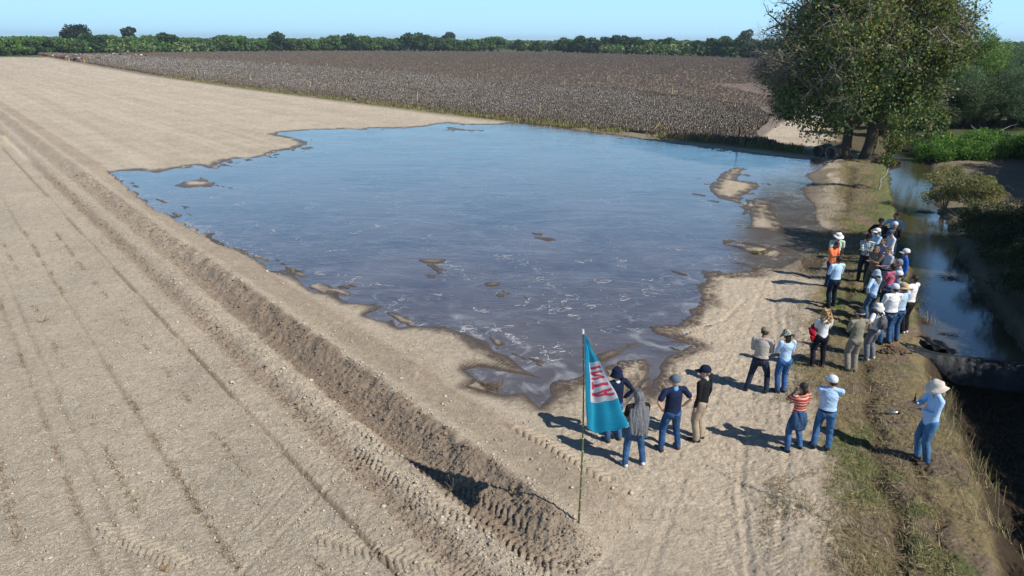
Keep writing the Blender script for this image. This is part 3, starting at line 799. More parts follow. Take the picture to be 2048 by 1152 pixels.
    Tp = [tube([T(tors((0, .0, .99 if tuck else .95))), T(hips + V3(0, -.005, .0)), T(hips + V3(0, 0, -.06))], [(.150 if not female else .14) * k * B, (.168 if not female else .178) * k * (.5 + .5 * B), .155 * k * (.5 + .5 * B)], (1, 0, 0), [.68, .72, .7], seg=18)]
    for sgn, (hj, kn, an) in zip((1, -1), legs):
        Tp.append(tube([T(hj + V3(0, -.012, -.0)), T((hj * .5 + kn * .5) + V3(0, .008, 0)), T(kn), T(kn * .45 + an * .55 + V3(0, -.01, 0)), T(an + V3(0, -.004, .0))],
                       [(.100 + lo * .4) * k, (.083 + lo) * k, (.065 + lo) * k, (.058 + lo) * k, (.052 + lo) * k], seg=14, cap=2))
    for sgn in (1, -1): Tp.append(ell(T(hips + V3(sgn * .07, -.055, -.02)), V3(.085, .075, .09) * k * (.6 + .4 * B)))
    remesh('trousers', Tp, .011, cloth(tk, tc), root, 3, fold=.008, seed=sd)
    # ---- shoes
    shm = list(MSHOE.values())[shoe]
    for sgn, (hj, kn, an) in zip((1, -1), legs):
        a_ = sgn * -.22; fd = V3(math.sin(-a_) * 1, math.cos(a_), 0)
        b = V3(an[0], an[1], an[2] - .085)
        remesh('shoe', [tube([T(b + V3(0, 0, .05) - fd * .055), T(b + V3(0, 0, .048) + fd * .05), T(b + V3(0, 0, .036) + fd * .165)], [.044 * k, .047 * k, .040 * k], (1, 0, 0), [1.0, .95, .72]),
                        tube([T(b + V3(0, 0, .05) - fd * .03), T(an + V3(0, 0, .03))], [.045 * k, .043 * k])], .010, shm, root, 1)
    # ---- shirt
    hem = .90 if not tuck else .97
    wf = .9 if female else 1.0
    Sp = [tube([T(tors((0, 0, hem))), T(tors((0, .005 + .015 * (B - 1) * 4, 1.06))), T(tors((0, 0, 1.2))), T(tors((0, -.005, 1.34))), T(tors((0, -.01, 1.42))), T(tors((0, -.01, 1.455)))],
               [(.168 if not tuck else .158) * k * B, .158 * k * B * wf, .158 * k * B * wf, .170 * k * (.5 + .5 * B), .142 * k, .10 * k], (1, 0, 0), [.72, .74, .72, .70, .66, .7], seg=20, cap=2 if not tuck else 3)]
    Sp.append(tube([T(armj[1][0] + V3(0, 0, .002)), T(tors((0, -.012, 1.462))), T(armj[0][0] + V3(0, 0, .002))], [.060 * k, .066 * k, .060 * k]))
    if tuck: Sp.append(tube([T(tors((0, 0, .985))), T(tors((0, 0, 1.0)))], [.166 * k * B, .17 * k * B], (1, 0, 0), [.74, .74], seg=20, cap=2))
    if female: Sp += [ell(T(tors((sx * .075, .075, 1.27))), V3(.07, .06, .07) * k) for sx in (1, -1)]
    else: Sp.append(ell(T(tors((0, .05, 1.09))), V3(.12, .08 + .09 * (B - 1) * 3, .12) * k * B))
    for sp, el, wr, hd, curl, sgn in armj:
        if sleeve == 'long': Sp.append(tube([T(sp), T((sp + el) / 2), T(el), T(el * .4 + wr * .6), T(wr - unit(wr - el) * .012)], [.068 * k, .062 * k, .054 * k, .049 * k, .040 * k], cap=2))
        elif sleeve == 'rolled': Sp.append(tube([T(sp), T((sp + el) / 2), T(el), T(el * .75 + wr * .25)], [.068 * k, .062 * k, .056 * k, .054 * k], cap=1))
        else: Sp.append(tube([T(sp), T(sp * .5 + el * .5), T(sp * .32 + el * .68)], [.069 * k, .066 * k, .064 * k], cap=1))
    so = remesh('shirt', Sp, .010 if near else .012, cloth(*shirt), root, 3, fold=.009 if sleeve == 'long' else .006, seed=sd + 9)
    if collar:
        remesh('collar', [tube([T(tors((0, -.012, 1.465))), T(tors((0, -.004, 1.50)))], [.078 * k, .068 * k], cap=1)], .009, cloth('plain', collar), root, 1)
    if tuck and not tied:
        remesh('belt', [tube([T(tors((0, 0, .965))), T(tors((0, 0, .985)))], [.169 * k * B, .169 * k * B], (1, 0, 0), [.75, .75], seg=20, cap=1)], .010, cloth('plain', (.03, .02, .015)), root, 0)
    # ---- hair
    hcol, hst = hair
    if hcol:
        hm = hairmat(hcol); Hp = []
        if hst == 'short': Hp = [hp((0, -.020, .036), (.083, .097, .088)), hp((0, -.055, -.015), (.070, .055, .055))]
        elif hst == 'full': Hp = [hp((0, -.018, .045), (.094, .106, .095)), hp((0, -.06, -.015), (.082, .062, .07))]
        elif hst in ('long', 'tail'):
            Hp = [hp((0, -.018, .04), (.088, .10, .09)), hp((0, -.05, -.02), (.082, .065, .09))]
            wd = .075 if hst == 'long' else .045
            Hp.append(tube([T(hc) + HR @ V3(0, -.06, -.03) * hs_, T(hc + V3(0, -.1, -.14)), T(hc + V3(.01, -.12, -.27)), T(hc + V3(.015, -.115, -.36))], [wd * k, wd * 1.15 * k, wd * k, wd * .45 * k], flat=[.7, .5, .45, .4]))
            if hst == 'long': Hp.append(tube([T(hc) + HR @ V3(.06, -.02, 0) * hs_, T(hc + V3(.105, -.0, -.14)), T(hc + V3(.11, .03, -.27))], [.03 * k, .035 * k, .018 * k]))
        elif hst == 'curly':
            r_ = np.random.default_rng(5)
            for i in range(120):
                a = r_.uniform(-math.pi, math.pi); t = r_.random(); rr = .07 + .065 * math.sin(t * 2.2); zz = .12 - t * .36
                p = V3(math.cos(a) * rr, math.sin(a) * rr - .03 - .02 * t, zz)
                if p[1] > .045 and zz < .07: continue
                Hp.append(hp(p, V3(.026, .026, .03) * r_.uniform(.7, 1.25)))
        elif hst == 'bun': Hp = [hp((0, -.018, .045), (.088, .10, .092)), hp((0, -.10, -.02), (.062, .06, .065)), hp((0, -.075, -.08), (.05, .045, .06))]
        remesh('hair', Hp, .008, hm, root, 1, fold=.010 if hst != 'short' else .004, seed=sd)
    # ---- hats
    if hat:
        ht, hc1 = hat[0], hat[1]; hk = cloth('plain' if ht != 'camo' else 'camo', hc1); parts = []
        top = T(hc) + HR @ V3(0, -.008, .035) * hs_
        def put(V): return (V * hs_ * 1.08) @ HR.T + top
        if ht == 'cap':
            V, Fq = lathe([(.0905, -.012), (.093, .0), (.092, .03), (.082, .06), (.058, .085), (.02, .097), (.001, .098)], sy=1.12)
            parts.append((put(V), Fq))
            vv, ff = [], []
            for i in range(9):
                a = -1.0 + 2.0 * i / 8
                for j in range(4):
                    r = .088 + j * .027 * math.cos(a * 1.25) ** .6; vv.append((math.sin(a) * (.088 + .004 * j), math.cos(a) * r * 1.12 + .0, .0 - .010 * j - .018 * (a ** 2) + .008))
            vv = np.array(vv); n4 = len(vv); vv2 = np.concatenate([vv, vv - (0, 0, .005)])
            for i in range(8):
                for j in range(3):
                    a = i * 4 + j; ff.append((a, a + 1, a + 5, a + 4)); ff.append((n4 + a + 4, n4 + a + 5, n4 + a + 1, n4 + a))
                ff.append((i * 4 + 3, n4 + i * 4 + 3, n4 + i * 4 + 7, i * 4 + 7))
            if len(hat) > 3 and hat[3] == 'back': vv2 = vv2 * V3(-1, -1, 1)
            parts.append((put(vv2), np.array(ff)))
        else:
            br = {'bucket': .135, 'camo': .165, 'wide': .165, 'straw': .19, 'sun': .165}[ht]; dr = {'bucket': .05, 'camo': .025, 'wide': .035, 'straw': .012, 'sun': .03}[ht]
            prof = [(br - .002, -.022 - dr), (br, -.018 - dr), (br * .85, -.006 - dr * .6), (.100, .002), (.096, .02), (.088, .06), (.075, .083), (.03, .092), (.001, .092)]
            V, Fq = lathe([(br - .004, -.024 - dr), (.1, -.004)] + [], wob=.15, seed=sd, sy=1.1)
            V2, Fq2 = lathe(prof, wob=.15, seed=sd, sy=1.1)
            parts += [(put(V2), Fq2), (put(V), Fq[:, ::-1])]
        V, Fq = merge(parts); o = npmesh('hat', V, Fq, hk, root, smooth=True)
        if len(hat) > 2 and hat[2]:
            V, Fq = lathe([(.0975, .004), (.099, .010), (.0955, .026), (.0945, .028)] if ht != 'cap' else [(.0955, -.010), (.0965, .0), (.0955, .008)], sy=1.115)
            npmesh('hat_band', put(V), Fq, cloth('plain', hat[2]), o, smooth=True)
        if ht in ('wide',) or extra == 'neckflap':
            remesh('neck_flap', [tube([T(hc) + HR @ V3(0, -.095, -.0) * hs_, T(hc) + HR @ V3(0, -.12, -.09) * hs_, T(hc) + HR @ V3(0, -.125, -.16) * hs_], [.07 * k, .075 * k, .065 * k], flat=[.2, .22, .2])], .008, hk, root, 1)
    if hoodie:
        hm = cloth('hood', (.15, .155, .17))
        P_ = [hp((0, -.02, .03), (.104, .118, .112)), hp((0, -.05, -.06), (.10, .08, .09)),
              tube([T(hc + V3(0, -.06, -.08)), T(tors((0, -.10, 1.40))), T(tors((0, -.155, 1.2))), T(tors((.01, -.17, 1.02))), T(tors((.0, -.165, .86)))], [.10 * k, .155 * k, .165 * k, .15 * k, .135 * k], flat=[.7, .38, .24, .18, .14])]
        P_.append(tube([T(tors((.15, -.06, 1.40))), T(tors((.17, -.13, 1.15))), T(tors((.16, -.16, .92))), T(tors((.165, -.15, .78)))], [.05 * k, .055 * k, .05 * k, .042 * k], flat=[.8, .7, .6, .6]))
        P_.append(tube([T(tors((-.14, -.06, 1.40))), T(tors((-.17, -.12, 1.15))), T(tors((-.15, -.15, .9)))], [.05 * k, .055 * k, .045 * k], flat=[.8, .7, .6]))
        remesh('draped_hoodie', P_, .009, hm, root, 2, fold=.03, seed=3, vert=True)
    if tied:
        P_ = [tube([T(tors((0, -.02, 1.0))), T(tors((0, -.03, .9))), T(tors((0, -.05, .78))), T(tors((0, -.06, .70)))], [.172 * k, .20 * k, .215 * k, .20 * k], flat=[.72, .68, .62, .6], seg=20, cap=2)]
        remesh('jacket_tied_at_waist', P_, .010, cloth('denim', (.035, .075, .15)), root, 2, fold=.02, seed=8, vert=True)
    return root, dict(x=x, y=y, z=z, fa=fa, wr=armj, k=k, T=T, tors=tors)

def to_world(info, p):
    c, s = math.cos(info['fa']), math.sin(info['fa'])
    return V3(info['x'] + p[0] * c - p[1] * s, info['y'] + p[0] * s + p[1] * c, info['z'] + p[2])

LB = (.42, .60, .84); JN = ('denim', (.045, .105, .22)); DJ = ('denim', (.02, .035, .075)); WH = (.72, .74, .76); BLK = (.015, .015, .018); NAVY = (.012, .018, .045)
person('person in navy sweater and navy bucket hat half hidden behind the blue flag', foot=(1226, 880), H=1.74, face=112, shirt=('plain', NAVY), trous=JN, arms=('hips', 'hips'), hat=('bucket', NAVY, (.02, .03, .07)), collar=(.7, .72, .74), tuck=False, stance=.15, bulk=1.08, shoe=2)
person('person with a grey hoodie draped over head and back, black tee and jeans', foot=(1267, 931), H=1.70, face=100, shirt=('plain', BLK), sleeve='short', trous=JN, arms=('front', 'front'), hair=(None, ''), hoodie=True, stance=.2, tuck=False, shoe=1, skin='tan')
person('person in navy polo shirt and grey cap with both hands on the hips', foot=(1338, 899), H=1.76, face=104, shirt=('plain', (.014, .022, .055)), sleeve='short', trous=('denim', (.03, .08, .19)), arms=('hips', 'hips'), hat=('cap', (.12, .15, .18)), skin='light', collar=(.1, .35, .7), tuck=False, stance=.2, bulk=1.12, hair=((.3, .28, .26), 'short'), shoe=2)
person('person in black sweater, khaki trousers and navy cap turned to the left', foot=(1396, 879), H=1.80, face=138, look=25, shirt=('plain', BLK), trous=('plain', (.36, .29, .21)), arms=('down', 'down'), hat=('cap', NAVY), skin='light', tuck=False, stance=.10, collar=(.4, .4, .4), shoe=0, hair=((.2, .18, .16), 'short'))
person('person in beige shirt and khaki cap standing with legs apart and head down', foot=(1512, 783), H=1.74, face=62, nod=.5, lean=.08, shirt=('plain', (.42, .38, .34)), trous=('denim', (.025, .035, .06)), arms=('front', 'front'), hat=('cap', (.23, .20, .13)), stance=.24, bulk=1.1, skin='brown')
person('person in camouflage sun hat with long black hair, light blue shirt and jeans', foot=(1560, 783), H=1.66, face=98, nod=.35, look=10, shirt=('plain', LB), trous=('denim', (.04, .11, .27)), arms=('front', 'front'), hat=('camo', (.42, .42, .36)), hair=((.01, .008, .008), 'long'), female=True, tuck=False, stance=.09)
_, blond = person('person with long curly blond hair, white tee and black jeans', foot=(1634, 733), H=1.64, face=97, shirt=('plain', WH), sleeve='short', trous=('denim', (.014, .016, .024)), arms=('front', 'front'), hair=((.34, .21, .09), 'curly'), female=True, tuck=False, stance=.16, skin='light', shoe=2)
person('person in red and pink striped tee with a denim jacket tied at the waist', foot=(1586, 899), H=1.60, face=105, shirt=('stripe', (.5, .2, .15)), sleeve='short', trous=('denim', (.05, .12, .26)), arms=('front', 'chin'), hair=((.02, .012, .01), 'bun'), female=True, tied=True, stance=.17, bulk=1.02, shoe=0)
person('person in light blue shirt, white cap and jeans beside the striped tee', foot=(1640, 900), H=1.70, face=72, look=30, shirt=('plain', LB), trous=('denim', (.05, .13, .28)), arms=('front', 'front'), cross=True, hat=('cap', (.62, .66, .70)), stance=.15, bulk=1.08, skin='light', shoe=0)
_, lone = person('person in wide white hat and light blue shirt alone on the right holding a radio', foot=(1842, 921), H=1.84, face=172, nod=.12, look=8, shirt=('plain', (.40, .60, .90)), trous=('denim', (.07, .17, .32)), arms=('radio', 'belly'), hat=('wide', (.66, .58, .50)), stance=.09, stride=.05, bulk=1.06, tuck=False, hair=((.02, .015, .01), 'short'), shoe=2)
person('person in khaki field shirt, grey trousers and black cap with a white top', foot=(1700, 742), H=1.72, face=98, nod=.1, shirt=('plain', (.25, .235, .18)), trous=('plain', (.25, .23, .20)), arms=('front', 'front'), hat=('cap', (.03, .035, .04), (.6, .6, .6)), tuck=False, stance=.09, bulk=1.06, shoe=2)
_, pack = person('person in white bucket hat and white tee wearing a grey backpack', foot=(1738, 718), H=1.64, face=112, nod=.1, shirt=('plain', WH), sleeve='short', trous=('plain', (.16, .17, .19)), arms=('front', 'hips'), hat=('bucket', (.68, .68, .64)), hair=((.015, .01, .01), 'tail'), female=True, tuck=False, stance=.12, shoe=1)
person('person with broad back in a white long shirt, white cap and jeans', foot=(1767, 688), H=1.80, face=100, shirt=('plain', (.76, .76, .78)), trous=JN, arms=('front', 'front'), hat=('cap', (.6, .64, .7)), stance=.13, bulk=1.2, tuck=True, skin='light')
person('person in straw hat and light blue shirt with a red belt pouch and jeans', foot=(1786, 682), H=1.74, face=108, shirt=('plain', (.42, .56, .72)), trous=('denim', (.04, .09, .2)), arms=('front', 'front'), hat=('straw', (.55, .42, .26), (.2, .14, .08)), stance=.1, shoe=2)
person('bareheaded person in white long shirt and black trousers next to the straw hat', foot=(1806, 665), H=1.80, face=118, look=15, shirt=('plain', (.76, .78, .80)), trous=('plain', (.018, .018, .022)), arms=('low', 'down'), stance=.08, skin='brown', shoe=1)
person('person in light blue bucket hat with long grey hair, light blue shirt and jeans', foot=(1736, 641), H=1.64, face=112, look=10, shirt=('plain', LB), trous=('denim', (.06, .12, .22)), arms=('front', 'hips'), hat=('bucket', (.35, .45, .52)), hair=((.16, .15, .14), 'long'), female=True, tuck=False, stance=.11)
N = False
person('person in pink vest with dark hair seen from behind in the middle of the group', head=(1787, 530), H=1.62, face=105, shirt=('plain', (.50, .13, .20)), sleeve='short', trous=DJ, arms=('front', 'front'), hair=((.012, .01, .01), 'full'), female=True, near=N)
person('person in white cap squeezed behind the pink vest', head=(1800, 542), H=1.66, face=150, shirt=('plain', (.10, .16, .3)), trous=DJ, arms=('front', 'front'), hat=('cap', (.7, .7, .68)), near=N)
person('person with grey hair in a blue and white checked shirt', head=(1802, 520), H=1.70, face=160, nod=.2, shirt=('check', (.55, .68, .8)), trous=DJ, arms=('front', 'front'), hair=((.22, .21, .20), 'full'), near=N, skin='light')
person('person in royal blue shirt and white cap at the edge of the canal', head=(1814, 499), H=1.74, face=165, shirt=('plain', (.02, .12, .50)), trous=DJ, arms=('front', 'down'), hat=('cap', (.74, .74, .74)), near=N)
person('person with ginger hair in pale grey shirt behind the checked shirt', head=(1780, 493), H=1.72, face=190, nod=.2, shirt=('plain', (.46, .50, .60)), sleeve='short', trous=('denim', (.2, .24, .3)), arms=('front', 'front'), hair=((.10, .045, .02), 'short'), near=N, skin='light', bulk=1.1)
person('person in brown field shirt and camouflage trousers with arms folded', head=(1757, 491), H=1.70, face=215, nod=.35, shirt=('plain', (.20, .16, .12)), trous=('camo', (.13, .14, .11)), arms=('front', 'front'), cross=True, hair=((.12, .10, .09), 'short'), bulk=1.1, stance=.17, near=N, tuck=False)
person('young person in grey blue tee between the white shirts', head=(1768, 478), H=1.68, face=200, shirt=('plain', (.26, .30, .40)), sleeve='short', trous=DJ, arms=('down', 'down'), near=N)
person('person in white checked shirt and black cap with arms folded, facing the group', foot=(1722, 562), H=1.74, face=232, shirt=('check', (.72, .82, .84)), trous=('denim', (.02, .035, .06)), arms=('front', 'front'), cross=True, hat=('cap', BLK), stance=.11, shoe=2, near=N, skin='brown')
_, cams = person('person with white cap and neck cloth in light blue shirt taking a picture', head=(1756, 459), H=1.70, face=195, shirt=('plain', (.42, .64, .8)), sleeve='rolled', trous=BLK and ('plain', BLK), arms=('phone', 'phone'), hat=('cap', (.76, .76, .76)), extra='neckflap', near=N, skin='brown')
person('person in blue cap and white long shirt with head bowed', head=(1787, 461), H=1.76, face=175, nod=.4, shirt=('plain', (.66, .70, .76)), trous=('plain', (.25, .25, .25)), arms=('front', 'front'), hat=('cap', (.05, .09, .18)), near=N, skin='light')
person('person in orange tee and blue trousers looking down at the hands', foot=(1655, 572), H=1.68, face=300, nod=.6, shirt=('plain', (.78, .20, .09)), sleeve='short', trous=('denim', (.02, .04, .13)), arms=('phone', 'front'), tuck=False, stance=.1, near=N, skin='brown', bulk=1.06)
person('person in pale green tee and white hat facing the camera', head=(1678, 466), H=1.74, face=262, shirt=('plain', (.50, .60, .50)), sleeve='short', trous=('denim', (.03, .05, .1)), arms=('front', 'down'), hat=('sun', (.74, .74, .72), (.25, .2, .18)), tuck=False, near=N)
person('person with short dark hair in light blue shirt and dark trousers, facing the pond', foot=(1661, 614), H=1.74, face=102, look=-10, shirt=('plain', (.46, .66, .86)), sleeve='rolled', trous=('denim', (.012, .022, .04)), arms=('front', 'front'), stance=.14, stride=.06, near=N, skin='brown')
person('bareheaded person in light blue shirt, hands on hips, farthest in the group', head=(1793, 427), H=1.80, face=235, shirt=('plain', (.36, .52, .72)), trous=DJ, arms=('hips', 'hips'), near=N, skin='brown')
person('person in black shirt, white cap and sunglasses at the back of the group', head=(1791, 445), H=1.74, face=250, shirt=('plain', (.012, .012, .015)), trous=DJ, arms=('hips', 'front'), hat=('cap', (.6, .62, .62), None, 'back'), near=N)
person('person in black shirt and black cap standing in the shade', head=(1764, 436), H=1.74, face=235, shirt=('plain', BLK), trous=DJ, arms=('hips', 'down'), hat=('cap', (.02, .02, .025)), near=N, skin='brown')

# ---- things carried
def carry(name, label, cat, info, parts, group=None):
    """parts: list of (name, prims, voxel, material, fold) in the frame of the person"""
    r = empty(name, (info['x'], info['y'], info['z']), info['fa']); tag(r, label, cat, group)
    prev = r
    for nm, pr, vx, mt, fo in parts: remesh(nm, pr, vx, mt, r, 1, fold=fo, seed=4)
    return r
i_ = pack; t_ = i_['tors']; k_ = i_['k']
carry('backpack', 'grey backpack worn over a white tee', 'backpack', pack, [
  ('pack_body', [tube([t_((0, -.20, 1.12)) * k_, t_((0, -.215, 1.28)) * k_, t_((0, -.19, 1.40)) * k_], [.13 * k_, .135 * k_, .10 * k_], flat=[.68, .66, .6])], .009, cloth('plain', (.13, .13, .14)), .012),
  ('front_pocket', [tube([t_((0, -.29, 1.13)) * k_, t_((0, -.295, 1.23)) * k_], [.09 * k_, .085 * k_], flat=[.4, .4])], .008, cloth('plain', (.09, .09, .10)), .004),
  ('strap', [tube([t_((.10, -.13, 1.42)) * k_, t_((.105, .0, 1.515)) * k_, t_((.11, .12, 1.40)) * k_, t_((.12, .11, 1.22)) * k_, t_((.14, -.03, 1.12)) * k_], [.022, .022, .022, .02, .018], flat=[.45] * 5)], .006, cloth('plain', (.05, .05, .055)), 0),
  ('strap', [tube([t_((-.10, -.13, 1.42)) * k_, t_((-.105, .0, 1.515)) * k_, t_((-.11, .12, 1.40)) * k_, t_((-.12, .11, 1.22)) * k_, t_((-.14, -.03, 1.12)) * k_], [.022, .022, .022, .02, .018], flat=[.45] * 5)], .006, cloth('plain', (.05, .05, .055)), 0)])
i_ = blond; k_ = i_['k']; el = i_['wr'][1][1] * k_
rj = carry('jacket', 'crimson jacket hung over the left forearm', 'jacket', blond, [
  ('jacket_cloth', [tube([el + V3(.03, .09, .05), el + V3(-.02, .03, .03), el + V3(-.055, -.02, -.10), el + V3(-.05, -.03, -.24), el + V3(-.02, -.02, -.36)], [.05, .075, .085, .07, .045], flat=[.8, .8, .7, .7, .6])], .009, cloth('plain', (.36, .012, .03)), .03),
  ('jacket_sleeve', [tube([el + V3(-.07, .03, .0), el + V3(-.12, .0, -.06), el + V3(-.11, -.02, -.16)], [.04, .045, .035])], .009, cloth('plain', (.30, .01, .025)), .02)])
i_ = lone; k_ = i_['k']; wr = i_['wr'][0]; hp_ = (wr[2] + wr[3] * .10) * k_
carry('handheld_radio', 'small black radio held up in the right hand', 'radio', lone, [
  ('radio_body', [tube([hp_ + V3(-.005, .0, -.05), hp_ + V3(-.015, .01, .07)], [.028, .026], flat=[.6, .6])], .006, cloth('plain', (.012, .012, .014)), 0),
  ('antenna', [tube([hp_ + V3(-.02, .01, .07), hp_ + V3(-.03, .025, .17)], [.009, .007])], .004, cloth('plain', (.014, .014, .014)), 0)])
i_ = cams; k_ = i_['k']; wr = i_['wr'][0]; hp_ = (wr[2] + wr[3] * .10) * k_
carry('phone', 'dark phone held up by the person with the white neck cloth', 'phone', cams, [
  ('phone_body', [tube([hp_ + V3(-.09, .02, .0), hp_ + V3(-.09, .03, .10)], [.036, .036], flat=[.3, .3])], .005, cloth('plain', (.012, .012, .014)), 0)])
# ------------------------------------------------------------------ trees and plants
def branching(rg, base, h, r0, spread, depth=5, up=.25, nchild=(2, 4), jitter=.35, first=.28, droop=0.0):
    """recursive limbs; returns segments and twig tips"""
    segs, tips = [], []
    def go(p, d, L, r, lev):
        n = 3 if lev < 3 else 2; q = p
        for i in range(n):
            d = unit(d + rg.normal(size=3) * jitter * .35 + V3(0, 0, up * .25 - droop * lev * .06))
            e = q + d * L / n; rr = r * (1 - .22 * (i + 1) / n) ; segs.append((q, e, r * (1 - .22 * i / n), rr)); q = e
            if lev >= 2 and rg.random() < .5 and lev < depth: go(q, unit(d + rg.normal(size=3) * .8), L * .55, rr * .5, lev + 1)
        if lev >= depth - 1: tips.append((q, d, lev))
        if lev >= depth: return
        for _ in range(rg.integers(nchild[0], nchild[1] + 1)):
            a = rg.normal(size=3); a -= (a @ d) * d; a = unit(a)
            nd = unit(d * .75 + a * spread * rg.uniform(.6, 1.2) + V3(0, 0, up * .3))
            go(q, nd, L * rg.uniform(.62, .85), rr * .68, lev + 1)
    go(np.array(base, float), V3(0, 0, 1), h * first, r0, 0)
    return segs, tips

def seg_mesh(segs, col, jit=.15, rg=rng, minr=0.0):
    S = [s for s in segs if s[2] > minr]
    out = []
    for lo, hi, sd in ((.04, 9, 8), (.0, .04, 3)):
        q = [s for s in S if lo < s[2] <= hi]
        if q: out.append(tubes([s[0] for s in q], [s[1] for s in q], [s[2] for s in q], [max(s[3], .003) for s in q], sd) + (len(q) * 2 * sd,))
    V, Fc = merge([(o[0], o[1]) for o in out])
    c = np.array(col) * (1 - jit + 2 * jit * vn(V[:, 0] * 6 + V[:, 1] * 5, V[:, 2] * 2, 5))[:, None]
    return V, Fc, c

def palette(n, cols, wts, rg):
    cols = np.array(cols); i = rg.choice(len(cols), n, p=np.array(wts) / sum(wts)); c = cols[i]
    return c * rg.uniform(.75, 1.25, (n, 1))

GREENS = [(.055, .085, .022), (.085, .12, .030), (.035, .06, .020), (.12, .13, .035)]

def bush_leaves(rg, R, H, n, size, cols, wts, nb=14, flat=.7, z0=.0, hollow=.45, droop=0.0, aspect=.6):
    """leaves gathered in uneven clumps through a crown volume"""
    cen = []; 
    for _ in range(nb):
        a = rg.uniform(0, 2 * math.pi); r = R * math.sqrt(rg.random()) * .72; z = z0 + (H - z0) * (.22 + .62 * rg.random() * (1 - .45 * (r / R) ** 2))
        cen.append((r * math.cos(a), r * math.sin(a), z, R * rg.uniform(.24, .46)))
    cen = np.array(cen); w_ = cen[:, 3] ** 2; i = rg.choice(nb, n, p=w_ / w_.sum())
    d = rg.normal(size=(n, 3)); d /= np.linalg.norm(d, axis=1, keepdims=True)
    rad = cen[i, 3] * (hollow + (1 - hollow) * rg.random(n) ** .5) * (1 + .25 * (vn(d[:, 0] * 3 + i, d[:, 2] * 3 + d[:, 1] * 2, 7) - .5) * 2)
    p = cen[i, :3] + d * rad[:, None] * np.array([1, 1, flat])
    p[:, 2] = np.maximum(p[:, 2], z0 * .5 + .05)
    V, Fc = leafquads(p, size, aspect, droop, rg)
    cb = palette(nb, cols, wts, rg); c = cb[i] * .65 + palette(n, cols, wts, rg) * .35
    return V, Fc, np.repeat(c, 4, 0), cen

def shrub_tree(name, seed, R, H, n, size, cols, wts, nb=14, trunk_r=.12, bark=(.09, .075, .06), flat=.7, z0=None, label=None, cat='tree', group=None, droop=0, aspect=.6, hollow=.45):
    rg = np.random.default_rng(seed); z0 = H * .18 if z0 is None else z0
    root = empty(name); tag(root, label, cat, group)
    V, Fc, c, cen = bush_leaves(rg, R, H, n, size, cols, wts, nb, flat, z0, hollow, droop, aspect)
    npmesh('crown', V, Fc, MLEAF, root, col=c)
    sg = []
    for (a, b, z, r) in cen:
        p = V3(rg.normal() * trunk_r, rg.normal() * trunk_r, -.1); q = V3(a, b, z); m_ = p * .5 + q * .5 + V3(-a * .25, -b * .25, z * .12)
        sg += [(p, m_, trunk_r * .6, trunk_r * .38), (m_, q, trunk_r * .38, trunk_r * .1)]
        for _ in range(4):
            e = q + rg.normal(size=3) * r * .7; sg.append((q, e, trunk_r * .12, .006))
    if H > 3: sg.append((V3(0, 0, -.2), V3(0, 0, H * .35), trunk_r, trunk_r * .7))
    V, Fc, c = seg_mesh(sg, bark, rg=rg); npmesh('trunk', V, Fc, MBARK, root, col=c, smooth=True)
    return root

def place(src, x, y, sc_=1.0, rz=0.0, label=None, group=None, first=set(), z=None, sz=None):
    if src.name in first: o = copy_tree(src)
    else: o = src; first.add(src.name)
    if z is None: z = zg(x, y)
    o.location = (x, y, z - .03 * sc_); o.scale = (sc_, sc_, sz or sc_); o.rotation_euler = (0, 0, rz)
    if label: o['label'] = label
    if group: o['group'] = group
    return o

